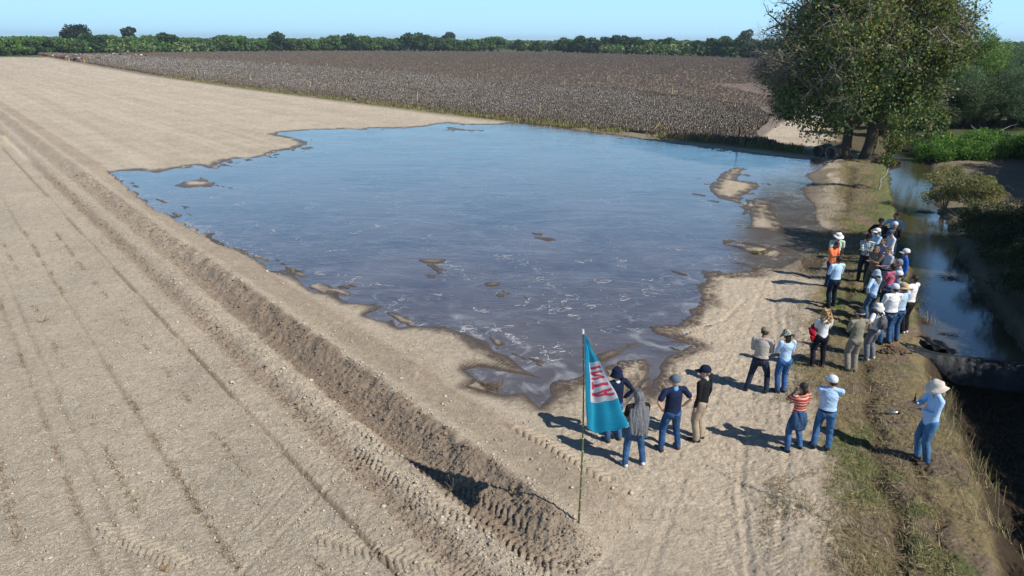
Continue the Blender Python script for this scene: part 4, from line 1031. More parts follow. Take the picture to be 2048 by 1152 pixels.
# ---- the big tree by the canal: several stems, dense dark leaves below, yellowing above, bare twigs on the left
def big_tree():
    rg = np.random.default_rng(21); tx, ty, tz = on_ground(1712, 318)
    root = empty('canal_tree', (tx, ty, tz - .1)); tag(root, 'large leafy tree with bare grey twigs on its left side, by the canal', 'tree')
    segs, tips = [], []
    stems = [((-.65, 0, 0), (-.10, .1, 1), .40, 12.5), ((.75, .2, 0), (.28, .12, 1), .48, 14.0), ((.9, .5, 2.6), (.15, .35, 1), .30, 11.5), ((-.2, -.2, 2.6), (-.75, .0, .62), .24, 10.5), ((.9, -.1, 2.4), (.75, -.25, .7), .24, 10.0), ((0, .2, 3.2), (.0, -.55, .9), .24, 10.5)]
    for b, d, r, h in stems:
        def go(p, d, L, r, lev, maxlev=5):
            n = 4 if lev == 0 else 3; q = p
            for i in range(n):
                d = unit(d + rg.normal(size=3) * .13 + V3(0, 0, .05 if lev < 3 else -.06)); e = q + d * L / n
                segs.append((q, e, r * (1 - .3 * i / n), r * (1 - .3 * (i + 1) / n))); q = e
                if lev >= 1 and lev < maxlev and rg.random() < .75:
                    a = rg.normal(size=3); a = unit(a - (a @ d) * d); go(q, unit(d * .45 + a), L * .55, r * .42, lev + 1)
            if lev >= 3: tips.append((q, d, lev))
            if lev >= maxlev: return
            for _ in range(3 if lev < 3 else 2):
                a = rg.normal(size=3); a = unit(a - (a @ d) * d)
                go(q, unit(d * .8 + a * rg.uniform(.45, .95)), L * rg.uniform(.6, .8), r * .6, lev + 1)
        go(V3(*b), unit(V3(*d)), h * .34, r, 0)
    # keep the limbs inside an uneven crown
    def env(p):
        q = (p - np.array([.2, 0, 7.6])) / np.where(np.asarray(p)[..., :1] > .2, np.array([5.3, 7.2, 9.2]), np.array([7.7, 7.2, 9.2])); 
        return np.sqrt((q ** 2).sum(-1))
    segs = [s for s in segs if env(s[1]) < 1.12 and s[1][2] > .8 or s[2] > .12]
    tips = [t for t in tips if env(t[0]) < 1.08]
    tp = np.array([t[0] for t in tips])
    print('tips', len(tp), 'segs', len(segs), tp.min(0), tp.max(0))
    # drooping outer twigs
    tw = []
    sel = tp[rg.choice(len(tp), min(len(tp), 2600), replace=False)]
    for p in sel:
        out = unit(p * V3(1, 1, 0) + rg.normal(size=3) * 1.5); L = rg.uniform(.5, 1.5); bare = p[0] < -3.5
        m_ = p + out * L * .6 + V3(0, 0, rg.uniform(-.1, .5)); e = m_ + out * L * .4 + V3(0, 0, rg.uniform(-.6, .3))
        tw += [(p, m_, .014, .009), (m_, e, .009, .004)]
        if bare or rg.random() < .3:
            for _ in range(4): f = m_ + unit(out + rg.normal(size=3) * .7) * rg.uniform(.4, 1.1); tw.append((m_, f, .009, .004))
    th = [s for s in segs if s[2] > .05]; tn = [s for s in segs if s[2] <= .05]
    V, Fc, c = seg_mesh(th, (.10, .08, .062), rg=rg); npmesh('trunk', V, Fc, MBARK, root, col=c, smooth=True)
    V, Fc, c = seg_mesh(tn + tw, (.27, .235, .19), rg=rg); npmesh('twigs', V, Fc, MBARK, root, col=c)
    # leaves: around tips + clump fill
    n = 105000; i = rg.integers(0, len(tp), n); lp = tp[i] + rg.normal(size=(n, 3)) * np.array([.50, .50, .42])
    # filling clumps that make a full, lumpy silhouette
    nf = 80; cen = []
    while len(cen) < nf:
        q = rg.normal(size=3); q = q / np.linalg.norm(q) * rg.uniform(.4, .93); p = q * np.array([5.8, 6.6, 8.4]) + np.array([-.5, 0, 7.4])
        if p[2] > 1.9: cen.append(p)
    cen = np.array(cen); j = rg.integers(0, nf, 85000); d = rg.normal(size=(len(j), 3)); d /= np.linalg.norm(d, axis=1, keepdims=True)
    lp2 = cen[j] + d * (rg.uniform(.35, 1.0, len(j)) ** .5 * 1.6)[:, None]
    lp = np.concatenate([lp, lp2]); n = len(lp)
    ev = env(lp + (fbm(lp[:, 0] * .6, lp[:, 2] * .6 + lp[:, 1] * .5, 9, 3)[:, None] - .5) * 2.0)
    clump = fbm(lp[:, 0] * .55 + lp[:, 1] * .3, lp[:, 2] * .55 - lp[:, 1] * .3, 33, 3)
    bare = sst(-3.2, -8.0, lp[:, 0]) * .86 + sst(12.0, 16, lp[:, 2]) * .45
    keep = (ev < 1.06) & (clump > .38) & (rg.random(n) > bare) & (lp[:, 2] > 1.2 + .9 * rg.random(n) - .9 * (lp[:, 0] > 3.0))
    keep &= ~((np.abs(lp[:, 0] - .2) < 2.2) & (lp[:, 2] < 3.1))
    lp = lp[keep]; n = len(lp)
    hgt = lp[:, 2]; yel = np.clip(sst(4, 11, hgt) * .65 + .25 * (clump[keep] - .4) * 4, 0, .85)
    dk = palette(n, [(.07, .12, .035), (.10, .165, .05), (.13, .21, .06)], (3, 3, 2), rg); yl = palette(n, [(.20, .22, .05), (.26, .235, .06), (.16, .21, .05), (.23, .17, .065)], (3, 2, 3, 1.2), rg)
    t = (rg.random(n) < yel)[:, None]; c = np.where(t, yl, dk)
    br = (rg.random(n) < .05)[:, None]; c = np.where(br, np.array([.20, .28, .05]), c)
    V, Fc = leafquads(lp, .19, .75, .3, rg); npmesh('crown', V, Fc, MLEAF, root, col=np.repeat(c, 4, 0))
    print('leaves', n)
big_tree()

# ---- sapling on the bank with a pale bent stem
def sapling():
    rg = np.random.default_rng(4); x, y, z = on_ground(1757, 379)
    root = empty('sapling', (x, y, z)); tag(root, 'slim young tree with a pale bent stem on the grassy bank', 'tree')
    pts = [V3(0, 0, -.05), V3(.05, 0, .35), V3(.02, .05, .55), V3(.30, .05, .85), V3(.38, .08, 1.3), V3(.34, .1, 1.9), V3(.42, .1, 2.8), V3(.45, .1, 3.9)]
    sg = [(pts[i], pts[i + 1], .055 - .006 * i, .055 - .006 * (i + 1)) for i in range(7)]
    tips = []
    for _ in range(26):
        h = rg.uniform(1.35, 3.9); p = V3(.36 + rg.normal() * .02, .1, h); a = rg.uniform(0, 6.28); L = rg.uniform(.3, .75) * (1.1 - abs(h - 2.9) / 2.6)
        if 1.95 < h < 2.3: L *= .3
        e = p + V3(math.cos(a) * L, math.sin(a) * L, L * .5); sg.append((p, e, .012, .005)); tips += [p * .4 + e * .6, e]
    V, Fc, c = seg_mesh(sg, (.42, .38, .32), rg=rg); npmesh('trunk', V, Fc, MBARK, root, col=c, smooth=True)
    tips = np.array(tips); n = 1500; lp = tips[rg.integers(0, len(tips), n)] + rg.normal(size=(n, 3)) * .16
    V, Fc = leafquads(lp, .13, .75, .3, rg); npmesh('crown', V, Fc, MLEAF, root, col=np.repeat(palette(n, [(.10, .15, .03), (.16, .21, .05), (.20, .17, .05)], (3, 2, 1), rg), 4, 0))
sapling()

# ---- trees of the right bank
DARKG = [(.05, .085, .03), (.07, .11, .04), (.085, .125, .05), (.04, .065, .024)]
BLUEG = [(.12, .20, .085), (.16, .245, .11), (.10, .16, .07)]
t_aca = shrub_tree('acacia_tree', 101, 6.2, 10.5, 42000, .26, BLUEG, (3, 3, 2), 30, .28, z0=.6, aspect=.22, droop=-.3, label='x', group='trees of the thicket right of the canal')
t_dark = shrub_tree('thicket_tree', 102, 5.2, 8.5, 34000, .24, DARKG, (3, 3, 2, 2), 26, .26, z0=.4, aspect=.4, label='x', group='trees of the thicket right of the canal')
t_yel = shrub_tree('light_green_tree', 103, 4.6, 8.5, 24000, .24, [(.16, .27, .045), (.20, .31, .06), (.13, .21, .04)], (3, 2, 2), 20, .22, z0=.6, aspect=.35, droop=-.3, label='x', group='trees of the thicket right of the canal')
TG = 'trees of the thicket right of the canal'
for i, (src, x, y, s, rz, lb) in enumerate([
  (t_yel, 68, 104, 1.28, .3, 'yellow green feathery tree just right of the big canal tree, against the sky'),
  (t_aca, 80, 101, 1.15, 1.0, 'grey green feathery tree nearest the right edge, against the sky'),
  (t_aca, 63, 84, .92, 2.2, 'grey green feathery tree in front of the yellow green one'),
  (t_dark, 55, 76, .80, .7, 'low dark tree behind the bright green weeds, left of the fallen branch'),
  (t_aca, 66, 77, .80, 4.0, 'dark feathery tree behind the bright green weeds at the right edge'),
  (t_dark, 47, 76, .80, 3.9, 'dark round tree right behind the canal post'),
  (t_aca, 71, 92, .95, 3.0, 'grey green feathery tree filling the gap between the right hand thicket trees'), (t_aca, 58, 70.5, .6, 5.0, 'small grey green tree at the back of the bright green weeds'),
  (t_dark, 92, 112, 1.2, 1.9, 'tall dark tree at the far right edge'),
  (t_yel, 58, 118, 1.05, 5.0, 'green tree far behind the crown of the canal tree'),
  (t_dark, 48, 104, .9, 5.5, 'dark tree behind the canal tree, beside the track'),
  (t_dark, 42, 84, .75, 1.5, 'dark tree seen below the crown of the canal tree, left of its trunks'), (t_dark, 50, 92, .9, .2, 'dark tree seen behind the trunks of the canal tree'), (t_dark, 37, 72, .5, 2.2, 'small dark tree standing at the water right behind the canal tree'),
  (t_dark, 31.5, 68, .32, 1.5, 'low dark shrubby tree directly behind the concrete pipes and trunks'), (t_dark, 35, 66, .34, 3.5, 'low dark shrubby tree behind the right trunk of the canal tree'),
  (t_dark, 72, 130, 1.3, 2.5, 'large dark tree in the second row of the thicket'),
  (t_aca, 100, 128, 1.4, .2, 'tallest grey green tree in the second row of the thicket')]):
    place(src, x, y, s, rz, lb, TG)
for i, (a, b) in enumerate(((1885, 262), (1918, 258), (1950, 262), (1985, 256), (2020, 262), (2060, 258), (1860, 250))):
    x, y = G(a, b); o = place((t_dark, t_aca)[i % 3 == 1], x, y, .62, i * 1.3, 'low bushy tree in the dark row right behind the bright green weeds', TG, sz=.62)
# trees just right of the view; they throw the shade over the canal and the lower bank
SG = 'trees shading the right bank'
for i, (src, x, y, s, rz, sz) in enumerate([(t_dark, 15.4, 6.6, .46, .3, .74), (t_dark, 15.2, 3.0, .46, 2.3, .74), (t_dark, 16.9, 10.2, .46, 1.5, .74), (t_dark, 17.3, 13.9, .42, .9, .60), (t_dark, 18.2, 17.0, .42, 2.9, .60), (t_dark, 19.6, 20.2, .44, 1.9, .66), (t_dark, 19.4, 15.2, .44, 4.9, .66), (t_dark, 20.6, 18.4, .46, 5.9, .72), (t_dark, 21.4, 24.4, .50, .9, 1.32), (t_dark, 23.6, 23.0, .5, 2.0, 1.4),
    (t_dark, 24.2, 19.6, .50, 1.9, .95), (t_dark, 32.6, 34, .58, 3.1, .85), (t_dark, 34.6, 38.5, .62, 2.1, .85), (t_dark, 37.4, 42.4, .68, 1.1, .85), (t_dark, 40, 46.4, .7, .6, .8), (t_dark, 43.5, 50.5, .72, 1.6, .75),
    (t_dark, 24.8, 24.2, .42, 4.4, 1.12), (t_dark, 18.6, 7.0, .55, .3, .95), (t_dark, 20.5, 10.0, .55, 1.3, 1.0), (t_dark, 22.6, 12.8, .6, 2.3, 1.0), (t_dark, 25.5, 15.5, .6, 3.3, 1.05), (t_dark, 20.0, 12.2, .45, 4.3, .75), (t_dark, 28.5, 19.5, .7, 3.3, 1.1), (t_dark, 17.9, 3.2, .55, 3.3, .95), (t_dark, 39, 37.5, .9, .4, 1.3), (t_dark, 45, 44.5, 1.0, 2.4, 1.3), (t_dark, 47, 38, 1.0, 1.4, 1.2), (t_aca, 50, 43, .8, 2.0, .9), (t_dark, 56, 50, .8, 5.1, .9),
    (t_dark, 32, 25, .6, 3.1, .9), (t_dark, 15.2, -1, .5, 4.1, .8)]):
    place(src, x, y, s, rz, 'dark tree on the right bank beyond the edge of the photo', SG, sz=sz)

# ---- shrubs along the canal
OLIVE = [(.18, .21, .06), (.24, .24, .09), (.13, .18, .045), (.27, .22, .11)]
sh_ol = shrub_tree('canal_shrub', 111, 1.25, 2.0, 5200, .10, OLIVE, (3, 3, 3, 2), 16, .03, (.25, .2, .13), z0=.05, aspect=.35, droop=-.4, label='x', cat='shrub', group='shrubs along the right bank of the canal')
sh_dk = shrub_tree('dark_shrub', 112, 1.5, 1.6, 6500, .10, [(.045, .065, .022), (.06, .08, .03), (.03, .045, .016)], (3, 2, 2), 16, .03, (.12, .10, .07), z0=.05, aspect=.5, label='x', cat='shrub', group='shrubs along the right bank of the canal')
CG = 'shrubs along the right bank of the canal'
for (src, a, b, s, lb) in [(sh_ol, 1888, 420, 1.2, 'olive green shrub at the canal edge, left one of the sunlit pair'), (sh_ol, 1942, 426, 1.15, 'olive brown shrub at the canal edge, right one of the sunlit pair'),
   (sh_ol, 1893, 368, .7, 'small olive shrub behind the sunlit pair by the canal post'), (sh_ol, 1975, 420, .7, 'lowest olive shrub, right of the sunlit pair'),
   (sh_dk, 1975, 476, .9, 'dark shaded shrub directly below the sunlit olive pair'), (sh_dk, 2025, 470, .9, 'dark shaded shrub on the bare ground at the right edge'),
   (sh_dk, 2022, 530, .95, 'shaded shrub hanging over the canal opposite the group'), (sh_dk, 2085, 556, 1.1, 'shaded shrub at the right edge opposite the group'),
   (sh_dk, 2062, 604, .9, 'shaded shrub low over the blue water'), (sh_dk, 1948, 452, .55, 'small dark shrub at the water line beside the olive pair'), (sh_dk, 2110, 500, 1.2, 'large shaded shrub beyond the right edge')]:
    x, y, z = on_ground(a, b); place(src, x, y, s, rng.uniform(0, 6), lb, CG)
sh_gr = shrub_tree('weed_clump', 113, 1.6, 1.25, 6000, .13, [(.10, .22, .03), (.14, .28, .04), (.07, .16, .03)], (3, 3, 2), 18, .02, (.12, .15, .05), z0=.05, aspect=.5, droop=-.3, label='x', cat='weeds', group='bright green weeds beyond the canal')
for i in range(22):
    a = 1862 + (i % 11) * 20 + rng.uniform(-6, 6); b = (318 if i < 11 else 300) + rng.uniform(-4, 3) - (a - 1860) * .01
    if i < 11 and a > 1980: b -= 2
    x, y, z = on_ground(a, b); place(sh_gr, x, y, rng.uniform(.75, 1.15), rng.uniform(0, 6), 'waist high clump of bright green weeds in the sunlit strip beyond the canal', 'bright green weeds beyond the canal')

# ---- the wood behind the fields
FARC = [(.10, .19, .045), (.125, .22, .055), (.075, .135, .04), (.17, .22, .08)]
f1 = shrub_tree('field_edge_tree', 121, 4.4, 7.4, 2600, .8, FARC, (3, 3, 2, 1), 16, .2, z0=.2, label='x', flat=.75, aspect=.8)
f2 = shrub_tree('field_edge_tree', 122, 5.6, 8.6, 3200, .85, [(.05, .095, .03), (.07, .125, .038), (.038, .07, .026)], (3, 2, 2), 16, .25, z0=.2, label='x', flat=.75, aspect=.8)
f3 = shrub_tree('field_edge_bush', 123, 5.0, 5.4, 2200, .75, [(.075, .12, .034), (.10, .135, .05), (.06, .10, .03)], (3, 1, 2), 16, .15, z0=.1, label='x', flat=.7, aspect=.8)
def along(P_, t):
    P_ = np.array(P_); d = np.r_[0, np.cumsum(np.hypot(*np.diff(P_, axis=0).T))]; t = t * d[-1]; return np.interp(t, d, P_[:, 0]), np.interp(t, d, P_[:, 1])
ROWL = px((-160, 111), (0, 112), (100, 110), (250, 106), (560, 104), (760, 103), (1000, 103))
ROWR = px((1122, 107), (1250, 109), (1400, 113), (1560, 119), (1700, 124))
EG = 'trees along the far edge of the fields'
rg_ = np.random.default_rng(77)
for i in range(105):
    x, y = along(ROWL, (i + rg_.uniform(-.3, .3) + .5) / 105); s = rg_.uniform(.95, 1.4) * (1.0 + (y - 330) / 700); y -= 6
    src = (f1, f3, f1, f3, f1, f2)[rg_.integers(0, 6)]
    place(src, x, y + rg_.uniform(2, 10), s, rg_.uniform(0, 6), {f1: 'mid green tree in the row along the far field edge', f2: 'dark green tree in the row along the far field edge', f3: 'low light green bush in the row along the far field edge'}[src], EG, z=0)
for i in range(44):
    x, y = along(ROWR, (i + rg_.uniform(-.25, .25) + .5) / 44); s = rg_.uniform(1.0, 1.4) * (1.0 + (y - 330) / 900); y -= 5
    src = (f2, f2, f2, f1)[rg_.integers(0, 4)]
    place(src, x, y + rg_.uniform(2, 8), s, rg_.uniform(0, 6), {f1: 'mid green tree in the dark hedge behind the cotton', f2: 'dark tree in the hedge behind the right half of the cotton'}[src], 'dark hedge trees behind the cotton', z=0)
for a, b, s, lb in ((1035, 104, .98, 'dark tree standing forward of the wood, left one of three'), (1072, 106, .9, 'dark tree standing forward of the wood, middle one of three'), (1098, 103, .8, 'dark tree standing forward of the wood, right one of three')):
    x, y = G(a, b); place(f2, x, y, s * (1 + (y - 330) / 900), 1.3, lb, 'dark trees standing forward of the wood', z=0)
# taller single trees
tall = shrub_tree('tall_tree', 131, 4.2, 17, 3600, .95, [(.05, .075, .045), (.065, .09, .05)], (1, 1), 20, .4, z0=5, flat=1.0, label='tall slender tree rising above the wood on the left', aspect=.8)
x, y = G(240, 104); place(tall, x, y + 15, 1.30, .5, z=0, sz=1.12)
rnd = shrub_tree('broad_tree', 132, 8.2, 13.0, 5200, .9, [(.022, .036, .026), (.030, .046, .030)], (1, 1), 22, .5, z0=3, flat=.8, label='broad dark blue green tree rising above the wood at the far left', aspect=.8)
x, y = G(112, 108); place(rnd, x, y + 22, 1.15, .2, z=0, sz=1.22)
rn2 = shrub_tree('lone_crown_tree', 133, 7.2, 14, 3800, 1.0, [(.05, .075, .04), (.06, .085, .05)], (1, 1), 14, .5, z0=5, flat=.8, label='open crowned tree rising above the middle of the wood', aspect=.8)
x, y = G(886, 101); place(rn2, x, y + 60, 1.15, 1.1, z=0, sz=1.25)
rn3 = shrub_tree('pale_tree', 134, 6.0, 16, 3000, .9, [(.09, .12, .09), (.075, .10, .075)], (1, 1), 14, .4, z0=5, flat=.9, label='pale thin crowned tree above the hedge, left of the big canal tree', aspect=.8)
x, y = G(1528, 112); place(rn3, x, y + 40, 1.0, 1.1, z=0, sz=1.1)
# the mass of the wood farther back
def wood():
    rg = np.random.default_rng(55); Ps = []
    for k_, (d0, n, hh, ql) in enumerate([(1.03, 230, 7.6, 1.2), (1.07, 200, 8.6, 1.2), (1.14, 190, 9.0, 1.4), (1.28, 190, 8.8, 1.6), (1.5, 200, 9.3, 2.0), (2.0, 230, 9.8, 2.8), (3.0, 230, 10.4, 4.0), (5.0, 260, 11, 7.0), (9.0, 260, 12.5, 12)]):
        for i in range(n):
            t = (i + rg.random()) / n; X_ = -260 - 80 + t * (1150); 
            a = (-160 + t * 2700); b = np.interp(a, [0, 560, 1000, 1130, 1560, 2300], [111, 104, 102, 107, 119, 128]); x0, y0 = G(a, b)
            x, y = x0 * d0 * rg.uniform(.97, 1.03), y0 * d0 * rg.uniform(.97, 1.03)
            if 1075 < a < 1140 and d0 < 1.2: continue
            H_ = hh * rg.uniform(.8, 1.12); R_ = 6.5 * (1 + .35 * k_); m_ = 110
            d = rg.normal(size=(m_, 3)); d /= np.linalg.norm(d, axis=1, keepdims=True); d[:, 2] = np.abs(d[:, 2])
            p = d * np.array([R_, R_ * .7, H_ * .62]) * rg.uniform(.7, 1.0, (m_, 1)) + np.array([x, y, H_ * .38])
            p[:, 2] += (vn(p[:, 0] * .3, p[:, 2] * .3, 3) - .5) * 1.6; sel = rg.random(m_) < .25; p[sel, 2] *= .5
            q = leafquads(p, ql * 1.25, .85, 0, rg)
            base = np.array(FARC[rg.integers(0, 4)]) * rg.uniform(.75, 1.2); c = base * rg.uniform(.8, 1.2, (m_, 1))
            Ps.append((q[0], q[1], np.repeat(c, 4, 0)))
    V, Fc = merge([(p[0], p[1]) for p in Ps]); o = npmesh('distant_wood', V, Fc, MLEAF, col=np.concatenate([p[2] for p in Ps]))
    tag(o, 'endless low green wood reaching to the horizon', 'wood', kind='stuff')
wood()

# ------------------------------------------------------------------ ground cover
def rand_in(poly, n, rg, ybias=0):
    P_ = np.array(poly); out = []
    tot = 0
    while tot < n:
        m_ = 400000
        yy = rg.uniform(P_[:, 1].min(), min(P_[:, 1].max(), 560), m_); xx = rg.uniform(P_[:, 0].min(), P_[:, 0].max(), m_)
        w_ = np.minimum(1, (58.0 / np.maximum(yy, 20)) ** ybias) if ybias else 1
        k_ = (rg.random(m_) < w_) & (sdpoly(xx, yy, poly, 3) < 0); out.append(np.stack([xx[k_], yy[k_]], 1)); tot += k_.sum()
        if len(out) > 60: break
    return np.concatenate(out)[:n]

def cotton():
    rg = np.random.default_rng(61); parts = []; cols = []
    for poly, n, boll in ((WHITE, 60000, True), (COT, 70000, False)):
        p = rand_in(poly, n, rg, 1.6)
        if not boll: p = p[sdpoly(p[:, 0], p[:, 1], WHITE, 3) > 0]
        # rows
        nn = (p - A0) @ NN; rowd = np.round(nn / .9) * .9 - nn; p = p + np.outer(rowd * .75, NN) * (p[:, 1:2] < 120)
        sz = .50 * rg.uniform(.8, 1.25, len(p)) * (1 + np.maximum(0, p[:, 1] - 110) / 150) * (1 if boll else .55)
        # stalk quads: ragged upright fans
        base = []; bf = []
        for k_ in range(5):
            a = k_ * 1.26; r = .34; lean = .25
            b = [(math.cos(a) * .04, math.sin(a) * .04, 0), (math.cos(a) * r, math.sin(a) * r, .55 + .1 * (k_ % 3)), (math.cos(a + .5) * r * .7, math.sin(a + .5) * r * .7, .95), (math.cos(a + .9) * .1, math.sin(a + .9) * .1, .5)]
            base += b; bf.append([4 * k_, 4 * k_ + 1, 4 * k_ + 2, 4 * k_ + 3])
        V, Fc = scatter(base, bf, np.c_[p, np.zeros(len(p))], sz, rg.uniform(0, 6.3, len(p)))
        br = palette(len(p), [(.18, .14, .11), (.22, .175, .135), (.13, .105, .085), (.18, .18, .10)], (3, 3, 3, 1.0), rg)
        if not boll: br = palette(len(p), [(.165, .133, .105), (.19, .155, .12), (.14, .112, .09)], (3, 3, 2), rg)
        parts.append((V, Fc)); cols.append(np.repeat(br, 20, 0))
        nb = 6 if boll else 0
        if nb:
            near_ = np.repeat(p, nb, 0); zz = np.repeat(sz, nb); q = np.c_[near_ + rg.normal(size=near_.shape) * .2, zz * rg.uniform(.45, 1.0, len(zz))]
            dfar = np.clip(-sdpoly(q[:, 0], q[:, 1], WHITE, 14) / 10, 0, 1); kp = rg.random(len(q)) < (.12 + .55 * fbm(q[:, 0] * .12, q[:, 1] * .12, 77, 3)) * (.25 + .9 * dfar); q = q[kp]
            V, Fc = leafquads(q, .075, .8, 0, rg)
            sc_ = 1 + np.maximum(0, q[:, 1] - 90) / 160; cc = q.repeat(4, 0); V = cc + (V - cc) * np.repeat(sc_, 4)[:, None]
            parts.append((V, Fc)); cols.append(np.tile(np.array((.66, .65, .66)), (len(V), 1)))
    V, Fc = merge(parts); o = npmesh('cotton_plants', V, Fc, MDRY, col=np.concatenate(cols))
    tag(o, 'brown ripe cotton plants dotted with open white bolls', 'cotton', kind='stuff')
cotton()

def blades(name, label, cat, P2, h, wdt, lay, cols, wts, seed, m_=MDRY, zadd=0.0):
    """grass blades / straw: thin bent quads. lay 0 upright .. 1 lying"""
    rg = np.random.default_rng(seed); n = len(P2)
    z = ground(P2[:, 0], P2[:, 1]); b = np.c_[P2, z + zadd]
    a = rg.uniform(0, 2 * math.pi, n); L = h * rg.uniform(.5, 1.4, n); el = np.where(rg.random(n) < lay, rg.uniform(.0, .25, n), rg.uniform(.8, 1.5, n))
    d = np.stack([np.cos(a) * np.cos(el), np.sin(a) * np.cos(el), np.sin(el)], 1); s_ = np.stack([-np.sin(a), np.cos(a), 0 * a], 1) * (wdt * rg.uniform(.6, 1.3, n))[:, None]
    e = b + d * L[:, None]; e[:, 2] = np.maximum(e[:, 2], b[:, 2] + .008); b[:, 2] += .006
    V = np.stack([b - s_ * .5, b + s_ * .5, e + s_ * .3, e - s_ * .3 + V3(0, 0, .004)], 1).reshape(-1, 3)
    o = npmesh(name, V, np.arange(n * 4).reshape(-1, 4), m_, col=np.repeat(palette(n, cols, wts, rg), 4, 0))
    return tag(o, label, cat, kind='stuff')

def ground_cover():
    rg = np.random.default_rng(71)
    def pick(x0, x1, y0, y1, n, f):
        x = rg.uniform(x0, x1, n * 3); y = y0 + (y1 - y0) * rg.random(n * 3) ** 1.5; k_ = f(x, y); return np.stack([x[k_], y[k_]], 1)[:n]
    bankf = lambda x, y: (lambda d: (d < 3.0 + 1.4 * (fbm(x, y, 301, 3) - .5) * 2) & (d > .05))(sdpoly(x, y, CANAL, 8)) & (x < np.interp(y, [p[1] for p in cl][::-1], [p[0] for p in cl][::-1]))
    P_ = pick(4.5, 24, 8, 48, 60000, bankf)
    m1 = fbm(P_[:, 0] * .9, P_[:, 1] * .9, 302, 3)
    blades('dry_grass', 'dry straw coloured grass trampled flat on the canal bank', 'dry grass', P_[m1 > .36], .13, .009, .75, [(.29, .23, .13), (.21, .165, .09), (.42, .35, .21), (.15, .125, .06)], (3, 3, 1.0, 2), 1)
    P_ = pick(4.8, 24, 8, 48, 52000, bankf); m2 = fbm(P_[:, 0] * 1.1, P_[:, 1] * 1.1, 241, 4); dd = sdpoly(P_[:, 0], P_[:, 1], CANAL, 8)
    kp = rg.random(len(P_)) < np.clip(sst(.46, .68, m2) + .7 * sst(1.2, .2, dd), .05, 1)
    blades('green_grass', 'short green grass coming through on the canal bank', 'grass', P_[kp], .085, .009, .15, [(.12, .17, .04), (.17, .22, .06), (.20, .20, .08)], (3, 2, 2), 2)
    # litter on the left field and the sandy track
    lf = lambda x, y: ((x - A0[0]) * NN[0] + (y - A0[1]) * NN[1] < -.2) & (np.abs(x) < y * 1.15 + 1)
    P_ = pick(-32, 4, 7.5, 40, 16000, lf)
    blades('straw_litter', 'bits of dry straw and stalk strewn over the left field', 'straw', P_, .055, .007, .85, [(.22, .16, .10), (.36, .29, .20), (.12, .09, .06)], (2, 2, 2), 3)
    P_ = pick(.5, 7.5, 7.5, 26, 1500, lambda x, y: (x - A0[0]) * NN[0] + (y - A0[1]) * NN[1] > 1.8); P_ = P_[sdpoly(P_[:, 0], P_[:, 1], POND, 3) > .1]
    blades('loose_straw', 'loose pale straws scattered on the sandy track', 'straw', P_, .10, .006, .95, [(.50, .40, .24), (.40, .30, .17), (.22, .16, .10)], (2, 2, 1), 4)
    # stubble along the old rows
    pts = []
    for r_ in (-4.25, -5.32, -6.25, -7.1, -8.05, -9.0, -9.95):
        s = rg.uniform(-8, 24, 2600); cl_ = vn(s * 1.3, s * 0 + r_, 31) > .60; s = s[cl_]; s = np.round(s / .28) * .28 + rg.normal(size=len(s)) * .05
        s = s[rg.random(len(s)) < .8]; nn_ = r_ + rg.normal(size=len(s)) * .04
        pts.append(A0 + np.outer(s, DD) + np.outer(nn_, NN))
    P_ = np.concatenate(pts); P_ = P_[(P_[:, 1] > 7)]
    blades('stubble', 'broken brown stubble standing in rows on the left field', 'stubble', P_, .10, .008, .35, [(.24, .16, .08), (.33, .23, .12), (.12, .085, .055)], (2, 2, 2), 5)
    # clods
    oct_v = np.array([(1, 0, 0), (.2, 1, .1), (-1, .1, 0), (0, -1, .05), (.1, .1, .75), (0, 0, -.5)]); oct_f = [(0, 1, 4), (1, 2, 4), (2, 3, 4), (3, 0, 4), (1, 0, 5), (2, 1, 5), (3, 2, 5), (0, 3, 5)]
    P_ = pick(-34, 5, 7.5, 44, 80000, lambda x, y: (lambda n: (n < 1.5) & (rg.random(x.shape) < np.where(n < -3.3, .35, 0) + .9 * np.exp(-((n + 2.3) / .35) ** 2) + .75 * np.exp(-((n + .9) / .5) ** 2) + .5 * np.exp(-((n + 1.75) / .3) ** 2) + .6 * np.exp(-((n + .4) / .2) ** 2) + .12))((x - A0[0]) * NN[0] + (y - A0[1]) * NN[1]) & (np.abs(x) < y * 1.15 + 1))
    n_ = (P_[:, 0] - A0[0]) * NN[0] + (P_[:, 1] - A0[1]) * NN[1]; s_ = (P_[:, 0] - A0[0]) * DD[0] + (P_[:, 1] - A0[1]) * DD[1]
    P_ = P_[(n_ < -3) | (s_ > -7.3)]; n_ = (P_[:, 0] - A0[0]) * NN[0] + (P_[:, 1] - A0[1]) * NN[1]
    z = ground(P_[:, 0], P_[:, 1]); sz = np.clip(rg.lognormal(-4.25, .5, len(P_)), .006, .06); sz = np.where(n_ > -3.2, sz * 1.35, sz)
    V, Fc = scatter(oct_v, oct_f, np.c_[P_, z + sz * .2], np.stack([sz * rg.uniform(.7, 1.3, len(sz)), sz * rg.uniform(.6, 1.1, len(sz)), sz * rg.uniform(.5, 1, len(sz))], 1), rg.uniform(0, 6.3, len(sz)), rg.normal(size=len(sz)) * .3)
    base = np.where(((np.abs(n_ + .95) < .5) | (np.abs(n_ + 2.35) < .25))[:, None], np.array((.25, .19, .14)), np.array((.43, .375, .30))) * rg.uniform(.7, 1.22, (len(sz), 1))
    o = npmesh('soil_clods', V, Fc, MCLOD, col=np.repeat(base, 6, 0)); tag(o, 'dry crumbs and clods of soil over the field and dyke', 'clods', kind='stuff')
    # weeds on the cotton margin
    e = np.array(EDGE[2:]); t = rg.random(26000) ** .6; x, y = along(e, t); off = rg.uniform(-.6, 2.4, len(x)); P_ = np.c_[x + off * .35, y + off * 1.0]
    P_ = P_[fbm(P_[:, 0] * .7, P_[:, 1] * .7, 303, 3) > .40]
